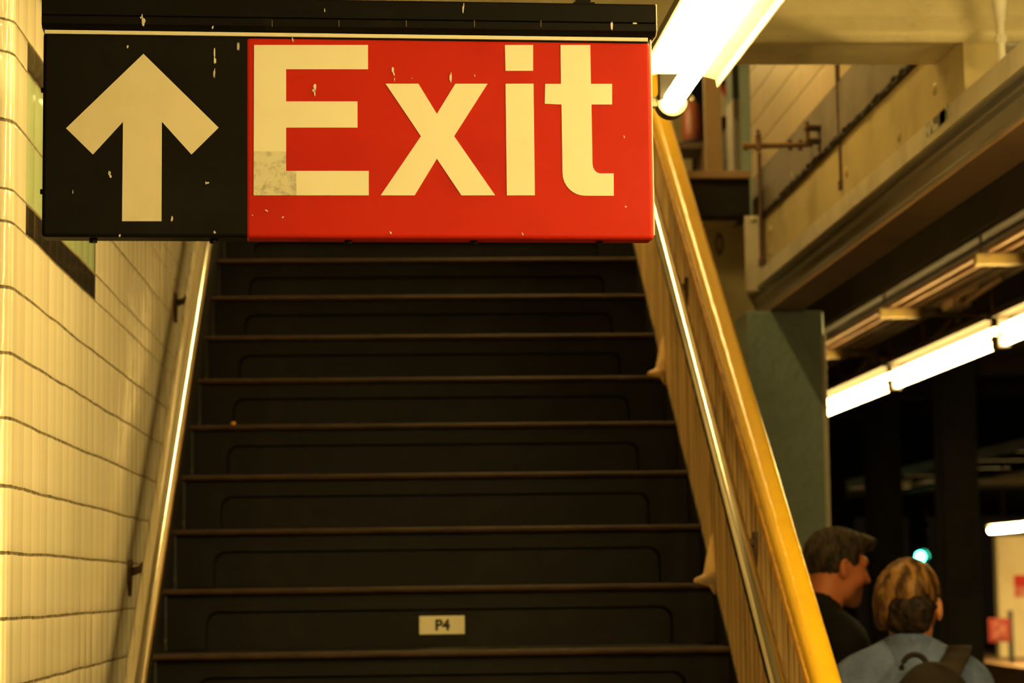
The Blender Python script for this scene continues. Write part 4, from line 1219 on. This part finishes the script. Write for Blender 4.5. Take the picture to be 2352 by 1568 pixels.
    def hand(self, f, q, el, wr, curl=0.6):
        d = nrm(np.array(wr) - np.array(el)); side = nrm(np.cross(d, (0, 0, 1)))
        dn = nrm(np.cross(side, d)) * (-1)
        pc = wr + d * 0.05
        f.ell(pc, (0.022, 0.044, 0.05), np.array([dn, side, d]).T, 0.02)
        for i, (o_, ln) in enumerate(((-0.032, 0.066), (-0.011, 0.076), (0.011, 0.071), (0.031, 0.055))):
            a = wr + d * 0.088 + side * o_
            d1 = nrm(d * math.cos(curl * .5) + dn * math.sin(curl * .5)); d2 = nrm(d * math.cos(curl * 1.5) + dn * math.sin(curl * 1.5))
            b_ = a + d1 * ln * 0.5; c_ = b_ + d2 * ln * 0.5
            f.cap(a - d * 0.02, b_, 0.0095, 0.009, 0.004); f.cap(b_, c_, 0.009, 0.0075, 0.003)
        ts = -q
        a = wr + d * 0.03 + side * 0.034 * ts
        b_ = a + nrm(d * 0.6 + side * 0.8 * ts + dn * 0.4) * 0.042
        f.cap(a, b_, 0.013, 0.010, 0.008); f.cap(b_, b_ + nrm(d * .9 + side * .2 * ts + dn * .4) * 0.03, 0.010, 0.008, 0.003)

GRID = 0.006
# --- the man: seen from his right side, head bowed
mx_ = at(1930, 1300, Y=7.3)
man = thing('person', 'dark-haired man in a black top standing in profile with head bowed, beyond the yellow rail', 'person', (1.30, 7.3, -0.0), (0, 0, -PI / 2 + 0.24))
fg = Figure((0.0, 0.115, 1.732), rot_xyz(-0.17, 0.0, 0.02), 1.03, lean=0.10, wide=1.08, hs=0.96)
elR, wrR = fg.L(0.27, -0.02, 1.13), fg.L(0.17, 0.24, 1.10)
elL, wrL = fg.L(-0.27, -0.02, 1.13), fg.L(-0.13, 0.25, 1.12)
fb_ = Field((-0.45, -0.32, -0.02), (0.45, 0.55, 2.0), GRID)
fg.torso(fb_); fg.legs(fb_); fg.feet(fb_)
fg.arm(fb_, 1, elR, wrR); fg.arm(fb_, -1, elL, wrL); fg.hand(fb_, 1, elR, wrR); fg.hand(fb_, -1, elL, wrL)
fg.neck(fb_)
fh_ = Field((-0.45, -0.32, -0.02), (0.45, 0.55, 2.0), GRID)
fg.head(fh_)
fb_.put((slice(None),) * 3, fh_.d, 0.02)
chin = fg.h((0, 0.07, -0.085))
M['skin_man'] = skin_material('skin_man', (0.80, 0.25, 0.095), (tuple(chin), 0.085, (0.17, 0.07, 0.04), 0.8))
fb_.mesh('body', M['skin_man'], man)
fg.eyes(man)
hf = Field(fg.hc - 0.22, fg.hc + 0.24, 0.004)
hE = lambda c, r, k, sub=False: hf.ell(fg.h(c), tuple(x * fg.hs for x in r), fg.hr, k, sub)
hE((0, -0.020, 0.036), (0.082, 0.106, 0.096), 0)
hE((0, 0.030, 0.090), (0.062, 0.075, 0.034), 0.03)
for i in range(11):
    x_ = -0.048 + 0.096 * i / 10
    hf.cap(fg.h((x_, 0.05, 0.098)), fg.h((x_ * .9 + .004 * math.sin(i * 3.3), 0.094 + 0.006 * math.sin(i * 1.9), 0.092 + 0.010 * math.sin(i * 2.1))), 0.022, 0.013, 0.008)
hE((0, 0.088, -0.010), (0.085, 0.048, 0.076), 0.006, True)
hE((0, 0.065, -0.075), (0.12, 0.09, 0.075), 0.006, True)
for s_ in (-1, 1):
    hE((0.082 * s_, 0.002, -0.014), (0.03, 0.026, 0.034), 0.004, True)
    hE((0.07 * s_, 0.075, 0.045), (0.03, 0.03, 0.03), 0.006, True)
hf.cut(fg.h((0, -0.08, -0.050)), fg.hr @ np.array((0, 0.25, -1.0)))
hf.rough(0.0022, 190)
M['hair_man'] = hair_material('hair_man', (0.024, 0.016, 0.011), (0.080, 0.055, 0.038), (60, 60, 26), 0.6)
hf.mesh('hair', M['hair_man'], man)
cf = Field((-0.47, -0.34, 0.7), (0.47, 0.55, 1.75), 0.008)
fg.torso(cf, 0.014); fg.arm(cf, 1, elR, elR + (wrR - elR) * 0.45, 0.016); fg.arm(cf, -1, elL, elL + (wrL - elL) * 0.45, 0.016)
cf.cap(fg.L(0, -0.02, 1.55), fg.L(0, -0.01, 1.50), 0.072, 0.08, 0.03)
cf.cap(fg.h((0, -0.03, -0.06)), fg.L(0, 0.03, 1.58), 0.062, 0.064, 0.004, sub=True)
cf.cut(fg.L(0, 0, 0.86), (0, 0, -1))
cf.mesh('shirt', M['black_cloth'], man)
tf = Field((-0.35, -0.3, 0.0), (0.35, 0.3, 1.1), 0.008)
tf.ell(fg.L(0, -0.012, 0.94), np.array((0.165 * 1.08, 0.115, 0.13)) * fg.s + 0.010, None, 0.0)
fg.legs(tf, 0.012); tf.cut((0, 0, 0.07), (0, 0, -1)); tf.cut(fg.L(0, 0, 1.0), (0, 0, 1))
tf.mesh('trousers', M['dark_trousers'], man)
sf = Field((-0.3, -0.25, -0.03), (0.3, 0.4, 0.2), 0.006)
fg.feet(sf, 0.010); sf.cut((0, 0, 0.0), (0, 0, -1)); sf.cut((0, 0, 0.1), (0, 0, 1))
sf.mesh('shoes', M['shoe'], man)

# --- the woman: seen from behind, denim jacket, pack on her back
wo = thing('person', 'woman in a denim jacket seen from behind with brown and blond pinned-up hair', 'person', (1.440, 6.45, 0), (0, 0, -0.20))
wg = Figure((0.006, 0.03, 1.614), rot_xyz(-0.10, 0.03, -0.12), 0.965, lean=0.03, wide=0.90)
elR, wrR = wg.L(0.27, -0.03, 1.15), wg.L(0.20, 0.19, 1.05)
elL, wrL = wg.L(-0.29, -0.03, 1.14), wg.L(-0.20, 0.18, 1.03)
fb_ = Field((-0.42, -0.32, -0.02), (0.42, 0.5, 1.86), GRID)
wg.torso(fb_); wg.legs(fb_); wg.feet(fb_)
wg.arm(fb_, 1, elR, wrR); wg.arm(fb_, -1, elL, wrL); wg.hand(fb_, 1, elR, wrR); wg.hand(fb_, -1, elL, wrL)
wg.neck(fb_, -0.006)
fh_ = Field((-0.42, -0.32, -0.02), (0.42, 0.5, 1.86), GRID)
wg.head(fh_)
fb_.put((slice(None),) * 3, fh_.d, 0.02)
M['skin_woman'] = skin_material('skin_woman', (0.80, 0.33, 0.15))
fb_.mesh('body', M['skin_woman'], wo)
wg.eyes(wo)
hf = Field(wg.hc - 0.22, wg.hc + 0.24, 0.005)
hf.ell(wg.h((0, -0.022, 0.038)), (0.087, 0.110, 0.099), wg.hr, 0)
hf.ell(wg.h((-0.062, -0.035, -0.005)), (0.036, 0.075, 0.085), wg.hr, 0.03)
hf.ell(wg.h((0, 0.095, -0.02)), (0.085, 0.062, 0.085), wg.hr, 0.006, sub=True)
hf.ell(wg.h((0.095, -0.02, -0.02)), (0.036, 0.045, 0.056), wg.hr, 0.004, sub=True)
hf.cut(wg.h((0, -0.08, -0.075)), wg.hr @ np.array((0, 0.25, -1.0)))
M['hair_blond'] = hair_material('hair_blond', (0.06, 0.026, 0.009), (0.36, 0.18, 0.052), (36, 26, 6), 0.5)
hf.rough(0.002, 150)
hf.mesh('hair', M['hair_blond'], wo)
bf = Field(wg.hc - 0.24, wg.hc + 0.2, 0.004)
bf.ell(wg.h((0.008, -0.086, -0.010)), (0.066, 0.046, 0.062), wg.hr, 0.01)
for i in range(34):
    a = random.uniform(0, 2 * PI); r_ = random.uniform(0.1, 1) ** .5
    p = (0.008 + 0.052 * r_ * math.cos(a), -0.112 + 0.016 * r_ * r_ + 0.006 * random.random(), -0.010 + 0.050 * r_ * math.sin(a))
    p2 = (p[0] + random.uniform(-.025, .025), p[1] + 0.004, p[2] + random.uniform(-.02, .02))
    bf.cap(wg.h(p), wg.h(p2), 0.016, 0.012, 0.006)
bf.cap(wg.h((-0.03, -0.085, -0.055)), wg.h((0.04, -0.085, -0.055)), 0.026, 0.024, 0.02)
bf.rough(0.0022, 170)
M['hair_dark'] = hair_material('hair_dark', (0.007, 0.004, 0.0025), (0.034, 0.017, 0.008), (60, 40, 60), 0.6)
for i in range(4): MB().tube([wg.h((0.06, -0.07, 0.02 + .006 * i)), wg.h((0.085, -0.075 - .004 * i, 0.028 + .009 * i)), wg.h((0.105 + .003 * i, -0.07, 0.022 + .014 * (i % 3)))], [0.002, 0.0014, 0.0007], 6).build('stray_lock', M['hair_dark'], wo, smooth='all')
tag(bf.mesh('hair_bun', M['hair_dark'], wo), 'dark brown pinned-up bun')
cf = Field((-0.45, -0.34, 0.7), (0.45, 0.5, 1.7), 0.008)
wg.torso(cf, 0.016); wg.arm(cf, 1, elR, elR + (wrR - elR) * 0.95, 0.016); wg.arm(cf, -1, elL, elL + (wrL - elL) * 0.95, 0.016)
cf.cut(wg.L(0, 0, 0.90), (0, 0, -1))
cf.cap(wg.h((0, -0.03, -0.05)), wg.L(0, 0.0, 1.52), 0.05, 0.055, 0.004, sub=True)
jk = cf.mesh('jacket', M['denim'], wo)
kf = Field((-0.25, -0.25, 1.35), (0.25, 0.25, 1.7), 0.005)
kf.cap(wg.L(0, -0.035, 1.575), wg.L(0, -0.02, 1.50), 0.066, 0.088, 0)
kf.cap(wg.L(0, -0.015, 1.70), wg.L(0, 0.005, 1.48), 0.060, 0.062, 0.004, sub=True)
kf.ell(wg.L(0, 0.13, 1.56), (0.06, 0.09, 0.12), None, 0.01, sub=True)
kf.cut(wg.L(0, -0.03, 1.585), (0, 0.2, 1))
kf.mesh('collar', M['denim'], jk)
tf = Field((-0.35, -0.3, 0.0), (0.35, 0.3, 1.1), 0.008)
tf.ell(wg.L(0, -0.012, 0.94), np.array((0.165 * .9, 0.115, 0.13)) * wg.s + 0.010, None, 0.0)
wg.legs(tf, 0.010); tf.cut((0, 0, 0.07), (0, 0, -1)); tf.cut(wg.L(0, 0, 1.0), (0, 0, 1))
tf.mesh('trousers', M['dark_trousers'], wo)
sf = Field((-0.3, -0.25, -0.03), (0.3, 0.4, 0.2), 0.006)
wg.feet(sf, 0.008); sf.cut((0, 0, 0.0), (0, 0, -1)); sf.cut((0, 0, 0.1), (0, 0, 1))
sf.mesh('shoes', M['shoe'], wo)
# backpack worn by the woman
bk = thing('backpack', 'dark brown backpack on the back of the woman in denim', 'backpack', tuple(wo.location), tuple(wo.rotation_euler))
pf = Field((-0.3, -0.45, 0.9), (0.35, 0.0, 1.6), 0.007)
bx, by = 0.055, -0.235
for zz, rx in ((1.385, 0.085), (1.34, 0.11), (1.25, 0.12), (1.12, 0.125), (1.02, 0.12)):
    pf.ell((bx, by, zz), (rx, 0.085, 0.085), None, 0.05)
pf.ell((bx, by - 0.07, 1.12), (0.09, 0.04, 0.09), None, 0.02)
pf.mesh('bag', M['pack_cloth'], bk)
lp = []
for i in range(13):
    a = PI * i / 12
    lp.append((bx - 0.045 + 0.036 * math.cos(a), by + 0.055, 1.445 + 0.042 * math.sin(a)))
MB().tube(lp, 0.008, 10, sx=1.4).build('top_handle', M['pack_cloth'], bk, smooth='all')
def strap(name, x0, x1, top):
    pts = [(bx + x0, by + 0.055, 1.415), (bx + x0 + (x1 - x0) * .45, by + 0.075, 1.46), (bx + x0 + (x1 - x0) * .8, -0.085, top - 0.018), (bx + x1, -0.02, top), (bx + x1 - 0.005, 0.06, top - 0.03), (bx + x1 - 0.02, 0.125, top - 0.12), (bx + x1 - 0.02, 0.13, top - 0.26), (bx + x1, 0.06, top - 0.42), (bx + x1 - 0.04, -0.12, top - 0.46)]
    rings = []
    pv = [Vector(p) for p in pts]
    fine = []
    for i in range(len(pv) - 1):
        p0, p1_, p2, p3 = pv[max(i - 1, 0)], pv[i], pv[i + 1], pv[min(i + 2, len(pv) - 1)]
        for j in range(6):
            t = j / 6
            fine.append(0.5 * ((2 * p1_) + (p2 - p0) * t + (2 * p0 - 5 * p1_ + 4 * p2 - p3) * t * t + (3 * p1_ - p0 - 3 * p2 + p3) * t ** 3))
    fine.append(pv[-1])
    for i, p in enumerate(fine):
        d = (fine[min(i + 1, len(fine) - 1)] - fine[max(i - 1, 0)]).normalized()
        xa = Vector((1, 0.1, 0)); xa = (xa - d * xa.dot(d)).normalized(); nn = xa.cross(d).normalized()
        w_, t_ = 0.033, 0.006
        rings.append([p + xa * w_ + nn * t_, p + xa * w_ - nn * t_, p - xa * w_ - nn * t_, p - xa * w_ + nn * t_])
    MB().loft(rings).build(name, M['strap_cloth'], bk, smooth='all', bevel=0.0)
strap('shoulder_strap', 0.035, 0.085, 1.50)
